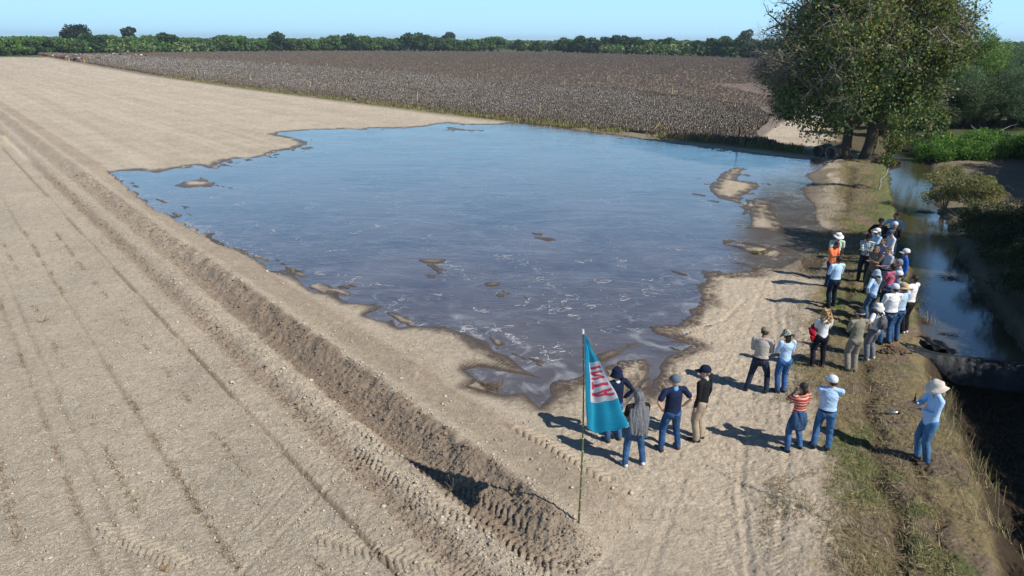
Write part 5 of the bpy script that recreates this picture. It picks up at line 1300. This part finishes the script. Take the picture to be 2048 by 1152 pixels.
    blades('margin_weeds', 'yellowish weeds along the margin of the cotton', 'weeds', P_, .34, .05, .1, [(.22, .20, .08), (.15, .17, .06), (.30, .25, .13), (.17, .13, .08)], (3, 3, 2, 1), 6)
    # tall dry grass and rushes at the steep bank
    P_ = np.concatenate([G(a, b, .1)[None] + rg.normal(size=(n, 2)) * s for a, b, n, s in ((1905, 808, 90, .12), (1890, 850, 120, .3), (1920, 900, 120, .3), (1952, 960, 120, .3), (1990, 1040, 120, .3), (1880, 770, 80, .25), (1860, 640, 60, .2), (1835, 600, 60, .2), (1895, 455, 60, .2))])
    blades('tall_dry_grass', 'tufts of tall pale grass leaning over the steep bank', 'dry grass', P_, .34, .008, .2, [(.42, .34, .20), (.30, .25, .12), (.16, .18, .06)], (3, 2, 2), 7)
    P_ = pick(9.2, 15, 6, 17, 7000, lambda x, y: sdpoly(x, y, CANAL, 8) < -.1)
    blades('bed_litter', 'dead stems lying in the shaded dry canal bed', 'dead stems', P_, .22, .008, .8, [(.20, .16, .10), (.12, .10, .06), (.10, .12, .05)], (2, 2, 1), 8)
ground_cover()
# ------------------------------------------------------------------ flag on a bamboo pole
def flag():
    x, y, z = on_ground(1157, 1046)
    # pole top seen at (1166, 658)
    zt = 0.0
    for h in np.arange(3, 5, .01):
        g = G(1166, 660, h)
        if g[1] <= y + .03: zt = h; tx = g[0]; break
    root = empty('flag', (x, y, z)); tag(root, 'turquoise flag with a white panel hanging from a green bamboo pole', 'flag')
    H_ = zt - z; lx = tx - x
    n = 15; P_ = []
    for i in range(n + 1):
        f = i / n; P_.append(V3(lx * f + (.04 * math.sin(f * 3.1 + .1)), .012 * math.sin(f * 4), H_ * f - (.15 if i == 0 else 0)))
    prims = []; cols = []
    V, Fc = tubes(P_[:-1], P_[1:], [.020 - .0007 * i for i in range(n)], [.020 - .0007 * (i + 1) for i in range(n)], 10)
    c = np.tile(np.array((.10, .13, .035)), (len(V), 1)) * (.7 + .6 * vn(V[:, 2] * 9, V[:, 0] * 40, 2))[:, None]
    q0 = [p - V3(0, 0, .012) for p in P_[1:-1]]; q1 = [p + V3(0, 0, .012) for p in P_[1:-1]]
    V2, F2 = tubes(q0, q1, [.0245 - .0007 * i for i in range(n - 1)], [.0245 - .0007 * i for i in range(n - 1)], 10)
    Va, Fa = merge([(V, Fc), (V2, F2)]); ca = np.concatenate([c, np.tile(np.array((.42, .40, .28)), (len(V2), 1))])
    po = npmesh('bamboo_pole', Va, Fa, vcmat('bamboo', .4, .5), root, col=ca, smooth=True)
    V, Fc = tubes([P_[-1] - V3(0, 0, .05)], [P_[-1] + V3(0, 0, .03)], [.024], [.016], 8); npmesh('binding', V, Fc, cloth('plain', (.6, .6, .55)), po)
    # cloth: hoist down the pole, the fly edge falling away to the right
    top = H_ - .03; vis = 175 / 389
    L = H_ * .475
    def S(u, v):
        u = np.asarray(u, float); v = np.asarray(v, float)
        hx = lx * (top - v * L) / H_ + .022 + .05 * v * v
        fold = .055 * np.sin(u * 7.5 + v * 2.0) * v + .02 * np.sin(u * 17 + v * 6) * v + .012 * np.sin(v * 19 - u * 5) * u
        xx = hx + .55 * u * v + fold * .88
        yy = -.02 - 1.05 * u * v + fold * .46
        zz = top - v * L * (1 - u) - v * 1.07 * u - .07 * np.sin(u * math.pi) * v * v + .012 * np.sin(u * 21 + v * 9) * v
        return np.stack([xx, yy, zz], -1)
    # one thin cloth, printed: turquoise field, white panel, red letters I N T A with their tops towards the pole, seen from behind
    U, W_ = np.meshgrid(np.linspace(0, 1, 230), np.linspace(.01, 1, 420)); p = S(U, W_)
    v0, v1 = .30, .70; x0, x1 = .17, .93
    Q = (W_ - v0) / (v1 - v0) - .05 * U; wd_ = .76 * W_ ** 1.02; ul = (.105 - .012 * Q) / wd_; Pp = (U - ul) / (.985 - ul)
    pan = (Pp > 0) & (Pp < 1.0) & (Q > 0) & (Q < 1)
    def R_(a, b, c_, d_): return (Pp > a) & (Pp < b) & (Q > c_) & (Q < d_)
    f = (Pp - x0) / (x1 - x0); inx = (f > 0) & (f < 1)
    red = R_(x0 + .04, x1, .115, .175) | R_(x0 + .02, x1, .235, .285) | R_(x0 + .02, x1, .385, .435) | (inx & (np.abs(Q - (.262 + .146 * f)) < .03)) | R_(x0, x0 + .17, .49, .675) | R_(x0, x1, .545, .62)
    red |= inx & (np.abs(Q - (.79 - .058 * f)) < .022 + .012 * f) | inx & (np.abs(Q - (.805 + .058 * f)) < .022 + .012 * f) | R_(x0 + .44, x0 + .58, .77, .83)
    c = np.tile(np.array((.03, .40, .60)), U.shape + (1,)) * (.92 + .12 * vn(U * 9, W_ * 60, 3))[..., None]
    c[pan] = (.80, .76, .79); c[red & pan] = (.74, .09, .15); c[(U < .03 / np.maximum(wd_, .05))] = (.02, .26, .42)
    id_ = np.arange(U.size).reshape(U.shape); fq = np.stack([id_[:-1, :-1], id_[:-1, 1:], id_[1:, 1:], id_[1:, :-1]], -1).reshape(-1, 4)
    mc = vcmat('flag_fabric', .75, .15, .58); k = NB(mc); k.l.new(k.bump(k.noise(14, 4, .6, k.coord(), .8), .012), k.b.inputs['Normal'])
    npmesh('flag_cloth', p.reshape(-1, 3), fq, mc, root, col=c.reshape(-1, 3), smooth=True)
flag()

# ------------------------------------------------------------------ concrete pipes by the tree
def pipe(a, b, rz, tilt, R_, L, label, fallen=False):
    x, y, z = on_ground(a, b); root = empty('concrete_pipe', (x, y, z)); tag(root, label, 'pipe', 'concrete pipes beside the canal tree')
    rg = np.random.default_rng(int(a)); th = .09; seg = 36
    prof = [(R_ - th, -L / 2), (R_, -L / 2), (R_ + .0, -L / 2 + .02), (R_ + .0, L / 2 - .22), (R_ + .05, L / 2 - .2), (R_ + .05, L / 2), (R_ - th + .03, L / 2), (R_ - th, L / 2 - .14), (R_ - th, -L / 2)]
    V, Fc = [], []
    for r, h in prof:
        for j in range(seg):
            t = 2 * math.pi * j / seg; rr = r * (1 + .012 * math.sin(3 * t + h)); V.append((rr * math.cos(t), h, rr * math.sin(t) + R_))
    for i in range(len(prof) - 1):
        for j in range(seg): a_ = i * seg + j; b_ = i * seg + (j + 1) % seg; Fc.append((a_, b_, b_ + seg, a_ + seg))
    V = np.array(V); c, s = math.cos(rz), math.sin(rz); ct, st = math.cos(tilt), math.sin(tilt)
    V[:, 2] -= R_; V = np.stack([V[:, 0], V[:, 1] * ct - V[:, 2] * st, V[:, 1] * st + V[:, 2] * ct + R_], 1)
    V = np.stack([V[:, 0] * c - V[:, 1] * s, V[:, 0] * s + V[:, 1] * c, V[:, 2] - .06], 1)
    m_ = mat('old_concrete', (.22, .21, .19), .9); k = NB(m_); n1 = k.noise(3, 6, .7, k.coord()); k.l.new(k.ramp(n1, .35, .7, (.09, .09, .08, 1), (.33, .31, .28, 1)), k.b.inputs['Base Color']); k.l.new(k.bump(k.noise(25, 4, .7, k.coord()), .02), k.b.inputs['Normal'])
    npmesh('pipe_shell', V, np.array(Fc), m_, root, smooth=False)
    # silt and dead grass plug inside, dry strands over the top
    sg = []
    for _ in range(70):
        h = rg.uniform(.1, L / 2); t = rg.uniform(.6, 2.5); p = V3((R_ + .03) * math.cos(t), h, (R_ + .05) * math.sin(t) + R_); e = p + rg.normal(size=3) * V3(.16, .16, .08) + V3(0, 0, .02)
        q = [V3(v[0] * c - v[1] * s, v[0] * s + v[1] * c, v[2]) for v in (p, e)]; sg.append((q[0], q[1], .008, .004))
    V, Fc, cc = seg_mesh(sg, (.42, .38, .28), rg=rg); npmesh('dead_vine', V, Fc, MBARK, root, col=cc)
pipe(1643, 312, math.radians(-50), 0, .47, 1.6, 'grey concrete pipe with its round mouth facing the pond, left one of two')
pipe(1673, 316, math.radians(-62), .10, .50, 1.5, 'grey concrete pipe tilted over in the shade, right one of two')

# ------------------------------------------------------------------ stakes and posts
def stake(a, b, h, r, col, label, cat='stake', group=None, lean=0.0, name='field_stake', px_top=None):
    x, y, z = on_ground(a, b); rg = np.random.default_rng(int(a * 7 + b))
    root = empty(name, (x, y, z)); tag(root, label, cat, group)
    sg = [(V3(0, 0, -.1), V3(lean * .5, 0, h * .5), r, r * .95), (V3(lean * .5, 0, h * .5), V3(lean, 0, h), r * .95, r * .8)]
    V, Fc = tubes([s[0] for s in sg], [s[1] for s in sg], [s[2] for s in sg], [s[3] for s in sg], 7)
    c = np.tile(np.array(col), (len(V), 1)); npmesh('stake_shaft', V, Fc, MDRY, root, col=c)
    V, Fc = tubes([V3(lean, 0, h - .002)], [V3(lean * 1.02, 0, h + r * .8)], [r * .8], [r * .15], 7); npmesh('stake_tip', V, Fc, MDRY, root, col=np.tile(np.array(col) * .8, (len(V), 1)))
    return root
YEL = (.62, .50, .10); SGp = 'survey stakes across the fields'
st = [(13, 291, 'yellow stake in the far corner of the left field'), (139, 124, None), (169, 126, None), (257, 137, None), (312, 142, None), (395, 153, 'pale stake on the cotton margin, fifth from the left'), (501, 165, 'pale stake on the cotton margin above the left end of the pond'),
      (621, 180, 'pale stake on the cotton margin above the sandy spit'), (835, 206, 'pale stake on the cotton margin, middle of the field'), (1079, 234, 'tall pale stake on the cotton margin behind the top of the pond'),
      (563, 133, None), (655, 138, 'orange stake standing among the white cotton, leftmost'), (955, 162, 'orange stake standing among the white cotton, middle'), (1129, 175, 'orange stake at the upper border of the white cotton'), (1344, 190, 'orange stake among the cotton nearest the canal tree')]
for a, b, lb in st:
    x, y, z = on_ground(a, b); stake(a, b, .95 + .6 * (y > 60), .022 + max(0, y - 50) * .00035, YEL if b < 170 or a < 100 else (.60, .52, .28), lb or 'small distant stake on the cotton margin at the far left', group=SGp, lean=.05)
stake(1302, 268, 1.1, .05, (.50, .46, .12), 'yellow stake leaning far over at the cotton margin', lean=.75)
stake(1476, 284, 1.35, .06, (.07, .055, .04), 'dark wooden post at the corner of the cotton field', 'post', name='wooden_post')
stake(1741, 300, 1.2, .05, (.45, .30, .05), 'yellow marker post right of the canal tree trunks', 'post', name='marker_post')
stake(1893, 303, 1.5, .05, (.55, .42, .05), 'yellow marker post in the bright green weeds', 'post', name='marker_post')
stake(2006, 303, 1.5, .07, (.08, .07, .055), 'grey wooden post among the bright green weeds at the right', 'post', name='wooden_post')
stake(1861, 322, 1.25, .17, (.10, .085, .07), 'thick old stump post at the canal edge', 'post', name='stump_post')
stake(1846, 312, 2.6, .22, (.17, .13, .09), 'thick bare trunk standing at the water under the tree crown', 'trunk', name='bare_tree')
p_ = stake(1636, 290, 1.55, .035, (.05, .045, .04), 'dark post with a round yellow reflector behind the pipes', 'post', name='reflector_post')
V, Fc = ell((0, -.05, 1.45), (.14, .02, .14)); npmesh('reflector', V, Fc, mat('reflector_yellow', (.75, .32, .03), .4), p_, smooth=True)
p2 = stake(1634, 270, 1.5, .04, (.50, .38, .10), 'yellow post on the track behind the reflector post', 'post', name='marker_post')
# small blue crate at the corner of the cotton
x, y, z = on_ground(1461, 286); r_ = empty('crate', (x, y, z), .2); tag(r_, 'small dark blue crate on the grass beside the wooden post', 'crate')
def boxm(x0, x1, y0, y1, z0, z1):
    V = np.array([(a, b, c) for c in (z0, z1) for b in (y0, y1) for a in (x0, x1)], float); return V, np.array([(0, 2, 3, 1), (4, 5, 7, 6), (0, 1, 5, 4), (2, 6, 7, 3), (0, 4, 6, 2), (1, 3, 7, 5)])
mb = mat('blue_plastic', (.03, .09, .16), .5)
V, Fc = merge([boxm(-.3, .3, -.2, .2, 0, .03), boxm(-.3, .3, -.2, -.17, .032, .3), boxm(-.3, .3, .17, .2, .032, .3), boxm(-.3, -.27, -.168, .168, .032, .3), boxm(.27, .3, -.168, .168, .032, .3)]); npmesh('crate_shell', V, Fc, mb, r_)
V, Fc = merge([boxm(-.32, .32, -.22, -.19, .27, .32), boxm(-.32, .32, .19, .22, .27, .32)]); npmesh('crate_rim', V, Fc, mb, r_)

# ------------------------------------------------------------------ sheet dam across the canal
def dam():
    a = G(1795, 697, .22); b = G(1866, 706, .2); c0 = G(2075, 735, .2)
    root = empty('sheet_dam', (b[0], b[1], 0)); tag(root, 'black plastic sheet dam stretched over a pole across the canal', 'dam')
    nu, nv = 90, 26; V = []
    L = V3(*(a + (b - a) * .35), 0); Rr = V3(*c0, 0) + V3(.6, 0, 0)
    for i in range(nu):
        t = i / (nu - 1); p = L * (1 - t) + Rr * t; inb = sst(.10, .3, t)
        gz = zg(p[0], p[1])
        crest = max(.19, 0) + .03 * math.sin(t * 9) * .3
        for j in range(nv):
            s = j / (nv - 1)
            if s < .25: q = (s - .25) / .25; yy = -q * .55; zz = crest - q * q * .28 * inb
            else:
                q = (s - .25) / .75; yy = -q * (.12 + .30 * inb) - .05 * math.sin(q * 3.1); zz = crest - (q ** 1.1) * (.20 + .48 * inb)
            wr_ = (vn(t * 26 + s * 3, s * 2.2, 17) - .5) * .07 * (1 - abs(s - .25)) + (vn(t * 70 + s * 9, s * 5, 18) - .5) * .012
            xx = p[0] - b[0]; y2 = p[1] - b[1] + yy + wr_
            g = zg(p[0], p[1] + yy)
            V.append((xx, y2, max(zz, g + .012) + wr_ * .3))
    V = np.array(V); id_ = np.arange(nu * nv).reshape(nu, nv); f = np.stack([id_[:-1, :-1], id_[:-1, 1:], id_[1:, 1:], id_[1:, :-1]], -1).reshape(-1, 4)
    m_ = mat('black_sheet', (.028, .032, .036), .6, .25); k = NB(m_); n1 = k.noise(2.5, 5, .65, k.coord(scale=(1, 1, .4)), 1)
    k.l.new(k.ramp(n1, .4, .75, (.012, .014, .017, 1), (.035, .04, .046, 1)), k.b.inputs['Base Color']); k.l.new(k.bump(k.noise(6, 3, .5, k.coord(scale=(2, 1, .5)), .6), .02), k.b.inputs['Normal'])
    o = npmesh('sheet', V, f, m_, root, smooth=True); sm = o.modifiers.new('t', 'SOLIDIFY'); sm.thickness = .006
    # loose folded end on the bank
    rg = np.random.default_rng(2)
    e = G(1858, 676, .2)
    V = []
    for i in range(16):
        for j in range(12):
            u, v = i / 15, j / 11; V.append((e[0] - b[0] - .35 + u * .75 + .1 * v, e[1] - b[1] - .45 + v * .8 - u * .35, .16 - u * .12 + .07 * math.sin(u * 14 + v * 4) + .03 * math.sin(v * 11)))
    id_ = np.arange(192).reshape(16, 12); f = np.stack([id_[:-1, :-1], id_[:-1, 1:], id_[1:, 1:], id_[1:, :-1]], -1).reshape(-1, 4)
    o = npmesh('loose_fold', np.array(V), f, m_, root, smooth=True); sm = o.modifiers.new('t', 'SOLIDIFY'); sm.thickness = .006
    # pole under the crest, its end on the bank
    pr = empty('wooden_pole', (a[0], a[1], 0)); tag(pr, 'brown wooden pole lying on the bank and under the sheet dam', 'pole')
    g = G(1772, 693, .2); p0 = V3(g[0] - a[0], g[1] - a[1], zg(*g) + .05); p1_ = G(1828, 701, .2); p1 = V3(p1_[0] - a[0], p1_[1] - a[1], .17)
    V, Fc = tubes([p0, p0 * .7 + p1 * .3], [p0 * .7 + p1 * .3, p1], [.035, .04], [.04, .04], 9); npmesh('pole_shaft', V, Fc, MBARK, pr, col=np.tile(np.array((.17, .10, .07)), (len(V), 1)), smooth=True)
    V, Fc = ell(p0, (.036, .036, .036)); npmesh('pole_end', V, Fc, MDRY, pr, col=np.tile(np.array((.3, .2, .13)), (len(V), 1)))
dam()
# mound of dug soil at the pole end
def soil_heap(a, b, rx, ry, h, label, seed, col=(.12, .085, .06)):
    x, y, z = on_ground(a, b); rg = np.random.default_rng(seed); P_ = []
    n = 140; p = rg.normal(size=(n, 2)) * .45; sz = rg.uniform(.02, .065, n)
    oct_v = np.array([(1, 0, 0), (.2, 1, .1), (-1, .1, 0), (0, -1, .05), (.1, .1, .75), (0, 0, -.5)]); oct_f = [(0, 1, 4), (1, 2, 4), (2, 3, 4), (3, 0, 4), (1, 0, 5), (2, 1, 5), (3, 2, 5), (0, 3, 5)]
    V, Fc = scatter(oct_v, oct_f, np.c_[p[:, 0] * rx, p[:, 1] * ry, h * np.exp(-(p ** 2).sum(1) * 2)], sz, rg.uniform(0, 6, n), rg.normal(size=n))
    V2, F2 = ell((0, 0, -.02), (rx * .9, ry * .9, h), seg=24, rings=12); V2 = V2 + (fbm(V2[:, 0] * 7, V2[:, 1] * 7 + V2[:, 2] * 5, seed, 3) - .5)[:, None] * .09
    V, Fc = merge([(V, Fc), (V2, F2)])
    o = npmesh('soil_heap', V, Fc, MCLOD, col=np.array(col) * (.7 + .6 * vn(V[:, 0] * 9, V[:, 1] * 9, 2))[:, None]); o.location = (x, y, z); tag(o, label, 'soil heap')
soil_heap(1785, 706, .42, .14, .12, 'dark heap of freshly dug clods beside the wooden pole', 1)
soil_heap(1722, 374, .5, .5, .14, 'dark dug patch of soil on the bank beside the sapling', 2)
soil_heap(1770, 326, 1.3, .7, .35, 'dark soil heap at the foot of the canal tree by the water', 3, (.05, .035, .025))

# ------------------------------------------------------------------ steel flask on the grass
def flask():
    x, y, z = on_ground(1785, 828); root = empty('flask', (x, y, z + .045), math.radians(-12)); tag(root, 'silver steel flask with a black lid lying on the grass', 'flask')
    def lat(prof, seg=20):
        V, Fc = [], []
        for r, h in prof:
            for j in range(seg): t = 2 * math.pi * j / seg; V.append((h, r * math.cos(t), r * math.sin(t)))
        for i in range(len(prof) - 1):
            for j in range(seg): a = i * seg + j; b = i * seg + (j + 1) % seg; Fc.append((a, b, b + seg, a + seg))
        return np.array(V), np.array(Fc)
    ms = mat('steel', (.55, .56, .56), .25); ms.node_tree.nodes['Principled BSDF'].inputs['Metallic'].default_value = 1
    V, Fc = lat([(.001, -.15), (.04, -.15), (.043, -.145), (.043, .07), (.038, .09), (.03, .10)]); npmesh('flask_body', V, Fc, ms, root, smooth=True)
    V, Fc = lat([(.031, .099), (.033, .10), (.033, .15), (.028, .158), (.001, .158)]); npmesh('lid', V, Fc, mat('black_lid', (.015, .015, .017), .4), root, smooth=True)
    V, Fc = lat([(.044, -.13), (.0445, -.125), (.0445, -.10), (.044, -.095)]); npmesh('base_ring', V, Fc, mat('grey_ring', (.1, .1, .1), .5), root, smooth=True)
flask()

# ------------------------------------------------------------------ cattle far away on the left
def cow(seed):
    rg = np.random.default_rng(seed); root = empty('cow')
    Bp = [tube([(0, -.72, 1.02), (0, -.35, 1.0), (0, .15, .97), (0, .62, 1.05)], [.27, .34, .36, .27], flat=[1.1, 1.05, 1.05, 1.15]), tube([(0, .6, 1.1), (0, .95, 1.15 if seed % 2 else .8), (0, 1.15, 1.2 if seed % 2 else .55)], [.22, .16, .13])]
    hx = V3(0, 1.2, 1.22 if seed % 2 else .5); Bp.append(tube([hx, hx + V3(0, .2, -.12)], [.125, .085])); 
    for sx in (1, -1):
        Bp.append(tube([(sx * .17, .55, .9), (sx * .17, .58, .5), (sx * .17, .55, .05)], [.12, .07, .055])); Bp.append(tube([(sx * .17, -.65, .95), (sx * .18, -.55, .6), (sx * .18, -.72, .40), (sx * .18, -.66, .05)], [.17, .10, .06, .055]))
        Bp.append(tube([hx + V3(sx * .12, -.05, .06), hx + V3(sx * .26, -.06, .05)], [.05, .03]))
    Bp.append(tube([(0, -.95, 1.2), (0, -1.05, .8), (0, -1.03, .45)], [.04, .025, .045]))
    return root, Bp
cg = 'cattle in the far left corner of the cotton field'
srcs = []
for i, (c1, c2) in enumerate((((.16, .045, .025), (.16, .045, .025)), ((.018, .014, .012), (.018, .014, .012)), ((.55, .52, .48), (.16, .045, .025)), ((.22, .075, .04), (.5, .45, .4)))):
    r, Bp = cow(i)
    m_ = vcmat('hide_%s' % ('red', 'black', 'white', 'patched')[i], .8)
    def cf(co, c1=c1, c2=c2, i=i):
        t = (fbm(co[:, 1] * 1.5 + i * 9, co[:, 2] * 1.5 + co[:, 0], 4, 2) > .5)[:, None]; return np.where(t, np.array(c1), np.array(c2))
    remesh('body', Bp, .045, m_, r, 1, colfn=cf); srcs.append(r)
hl = {0: 'reddish brown cow among the herd in the far left corner', 1: 'black cow among the herd in the far left corner', 2: 'white and red cow among the herd in the far left corner', 3: 'brown cow with pale patches among the herd in the far left corner'}
rg_ = np.random.default_rng(12); used = set()
cpos = [(82, 111), (88, 112), (93, 113), (106, 115), (110, 114), (114, 113), (118, 112), (122, 115), (125, 117), (128, 118), (131, 115), (137, 117), (142, 114), (147, 117), (150, 116), (151, 122), (158, 121), (163, 121), (166, 122), (159, 115), (172, 114), (181, 120), (185, 121), (194, 121), (193, 114), (200, 113), (205, 113), (216, 115), (222, 114), (226, 111), (230, 110), (238, 111), (242, 112), (267, 114), (272, 113), (278, 115), (284, 113), (291, 113)]
for i, (a, b) in enumerate(cpos):
    k_ = int(rg_.choice(4, p=(.5, .3, .08, .12))); 
    if a in (106, 158, 193, 226, 238): k_ = 2
    x, y = G(a, b + 1.0); src = srcs[k_]; o = src if k_ not in used else copy_tree(src); used.add(k_)
    o.location = (x, y, 0); o.rotation_euler = (0, 0, rg_.uniform(0, 6.28)); tag(o, hl[k_], 'cow', cg)
for k_ in range(4):
    if k_ not in used:
        for ch in list(srcs[k_].children): bpy.data.objects.remove(ch)
        bpy.data.objects.remove(srcs[k_])

# ------------------------------------------------------------------ foam, sticks, debris
def foam():
    rg = np.random.default_rng(91); Ps = []
    spots = [(1110, 610, 46, 10), (1050, 600, 30, 8), (1000, 515, 30, 6), (1040, 525, 26, 6), (1090, 550, 14, 8), (1100, 575, 14, 5), (950, 620, 22, 4), (810, 600, 16, 3), (745, 568, 14, 3), (920, 535, 16, 4), (1130, 622, 18, 5), (1140, 632, 14, 6),
             (945, 655, 14, 6), (1010, 655, 16, 6), (1060, 690, 40, 10), (1035, 675, 24, 8), (1090, 700, 26, 8), (1075, 645, 10, 6), (1185, 612, 18, 4), (700, 560, 12, 3), (1225, 660, 34, 6), (880, 525, 14, 3), (985, 660, 30, 5), (930, 660, 26, 5),
             (830, 648, 30, 4), (780, 617, 30, 8), (640, 545, 22, 5), (1250, 595, 14, 3), (1475, 490, 10, 6), (1520, 495, 14, 6), (540, 462, 12, 3), (760, 455, 16, 4), (850, 478, 14, 3), (720, 465, 10, 2), (1160, 520, 12, 4), (1330, 560, 26, 5), (1300, 580, 30, 6),
             (1205, 565, 14, 3), (1345, 498, 14, 3), (1150, 590, 20, 5), (1240, 520, 20, 3), (1080, 720, 20, 8), (1130, 700, 16, 6), (600, 480, 8, 2), (660, 500, 10, 2), (480, 408, 10, 2), (430, 395, 8, 2)]
    for a, b, w_, h_ in spots:
        for _ in range(int(2 + w_ * .16)):
            u = a + rg.normal() * w_ * .5; v = b + rg.normal() * h_ * .5; p = G(u, v); d = rg.uniform(0, 6.28); cur = np.array(p); wd = rg.uniform(.003, .013) * (1 + (p[1] > 30) * .8)
            pts = [cur.copy()]
            for k_ in range(rg.integers(4, 13)):
                d += rg.normal() * .9; cur = cur + np.array([math.cos(d), math.sin(d) * .8]) * rg.uniform(.02, .06) * (1 + p[1] / 35); pts.append(cur.copy())
            pts = np.array(pts); t = np.gradient(pts, axis=0); t /= np.linalg.norm(t, axis=1, keepdims=True) + 1e-9; nrm = np.stack([-t[:, 1], t[:, 0]], 1)
            ws = wd * rg.uniform(.3, 1.5, len(pts)); ws[0] = ws[-1] = .002
            n = len(pts); L_ = np.c_[pts + nrm * ws[:, None], np.full(n, .004)]; C_ = np.c_[pts, .004 + ws * .5]; R_ = np.c_[pts - nrm * ws[:, None], np.full(n, .004)]
            V = np.stack([L_, C_, R_], 1).reshape(-1, 3); f = [(3 * i + j, 3 * i + j + 1, 3 * i + j + 4, 3 * i + j + 3) for i in range(n - 1) for j in (0, 1)]
            Ps.append((V, np.array(f)))
    # fine flecks
    n = 1500; u = rg.uniform(500, 1400, n); v = rg.uniform(420, 740, n); p = np.array([G(a, b) for a, b in zip(u, v)]); kp = (sdpoly(p[:, 0], p[:, 1], POND, 3) < -.2) & (fbm(p[:, 0] * .5, p[:, 1] * .5, 401, 3) > .5); p = p[kp]
    s = rg.uniform(.008, .022, len(p)); V, Fc = scatter([(-1, -.5, 0), (1, -.6, 0), (1.1, .5, .2), (-.8, .6, .2)], [(0, 1, 2, 3)], np.c_[p, np.full(len(p), .005)], s, rg.uniform(0, 6.3, len(p))); Ps.append((V, Fc))
    V, Fc = merge(Ps); m_ = mat('dried_foam', (.50, .50, .51), .8); o = npmesh('foam', V, Fc, m_); tag(o, 'white strings of foam drifting on the muddy water', 'foam', kind='stuff')
foam()
def twigs(name, label, cat, a, b, n, L, r, col, seed, spread=.2, up=.1):
    x, y, z = on_ground(a, b); z = max(z, .0); rg = np.random.default_rng(seed); sg = []
    for _ in range(n):
        p = V3(rg.normal() * spread * .5, rg.normal() * spread * .5, .02); d = unit(V3(rg.normal(), rg.normal() * .5, abs(rg.normal()) * up)); m_ = p + d * L * .5; e = m_ + unit(d + rg.normal(size=3) * .3) * L * .5 * rg.uniform(.5, 1.2); e[2] = max(e[2], .01)
        sg += [(p, m_, r, r * .7), (m_, e, r * .7, r * .25)]
    V, Fc, c = seg_mesh(sg, col, rg=rg); o = npmesh(name, V, Fc, MBARK, col=c); o.location = (x, y, z); tag(o, label, cat)
twigs('branch_debris', 'tangle of dead stems in the muddy corner of the pond', 'debris', 985, 775, 60, .35, .008, (.16, .12, .08), 5, .28)
twigs('fallen_branch', 'bare grey fallen branch in front of the dark thicket', 'branch', 1985, 268, 5, 3.2, .035, (.26, .25, .23), 6, .25, .35)
twigs('grass_raft', 'small raft of floating dead grass in the canal', 'debris', 1850, 436, 60, .5, .010, (.32, .26, .17), 7, .25, .05)
twigs('floating_twigs', 'dark twigs floating in the canal opposite the group', 'debris', 1895, 575, 26, .45, .008, (.05, .04, .03), 8, .3, .05)
twigs('drift_twigs', 'dark twigs floating near the sheet dam', 'debris', 1890, 690, 12, .3, .007, (.05, .04, .03), 9, .12, .05)
twigs('weed_tangle', 'clump of green weed stuck in the inflow of the pond', 'debris', 1515, 507, 50, .3, .012, (.11, .12, .04), 10, .14, .1)
twigs('dry_branch', 'dead dry branch standing out of the soil beside the bank foot', 'branch', 1940, 440, 18, 1.3, .014, (.33, .28, .2), 11, .25, .8)
twigs('dead_weed', 'dead weed lying on the left field beside a stubble row', 'weed', 85, 645, 12, .4, .006, (.25, .18, .11), 12, .06, .8)
twigs('dead_tuft', 'tuft of orange brown dead grass at the bottom of the left field', 'weed', 328, 1142, 16, .18, .006, (.45, .28, .12), 13, .03, 1.2)
twigs('ditch_sprig', 'pale dead sprig at the end of the flag shadow', 'weed', 905, 985, 9, .28, .004, (.42, .36, .25), 14, .05, 1.6)

# ------------------------------------------------------------------ the air between here and the wood
HAZE = True
if HAZE:
    V, Fc = boxm(-2600, 2600, -120, 5200, -8, 40)
    m_ = bpy.data.materials.new('haze_air'); m_.use_nodes = True; t = m_.node_tree; t.nodes.remove(t.nodes['Principled BSDF'])
    pv = t.nodes.new('ShaderNodeVolumePrincipled'); pv.inputs['Density'].default_value = .00016; pv.inputs['Color'].default_value = (.72, .86, 1, 1); pv.inputs['Anisotropy'].default_value = .2
    t.links.new(pv.outputs[0], t.nodes['Material Output'].inputs['Volume'])
    o = npmesh('haze', V, Fc, m_); tag(o, 'thin pale haze over the plain', 'haze', kind='stuff')
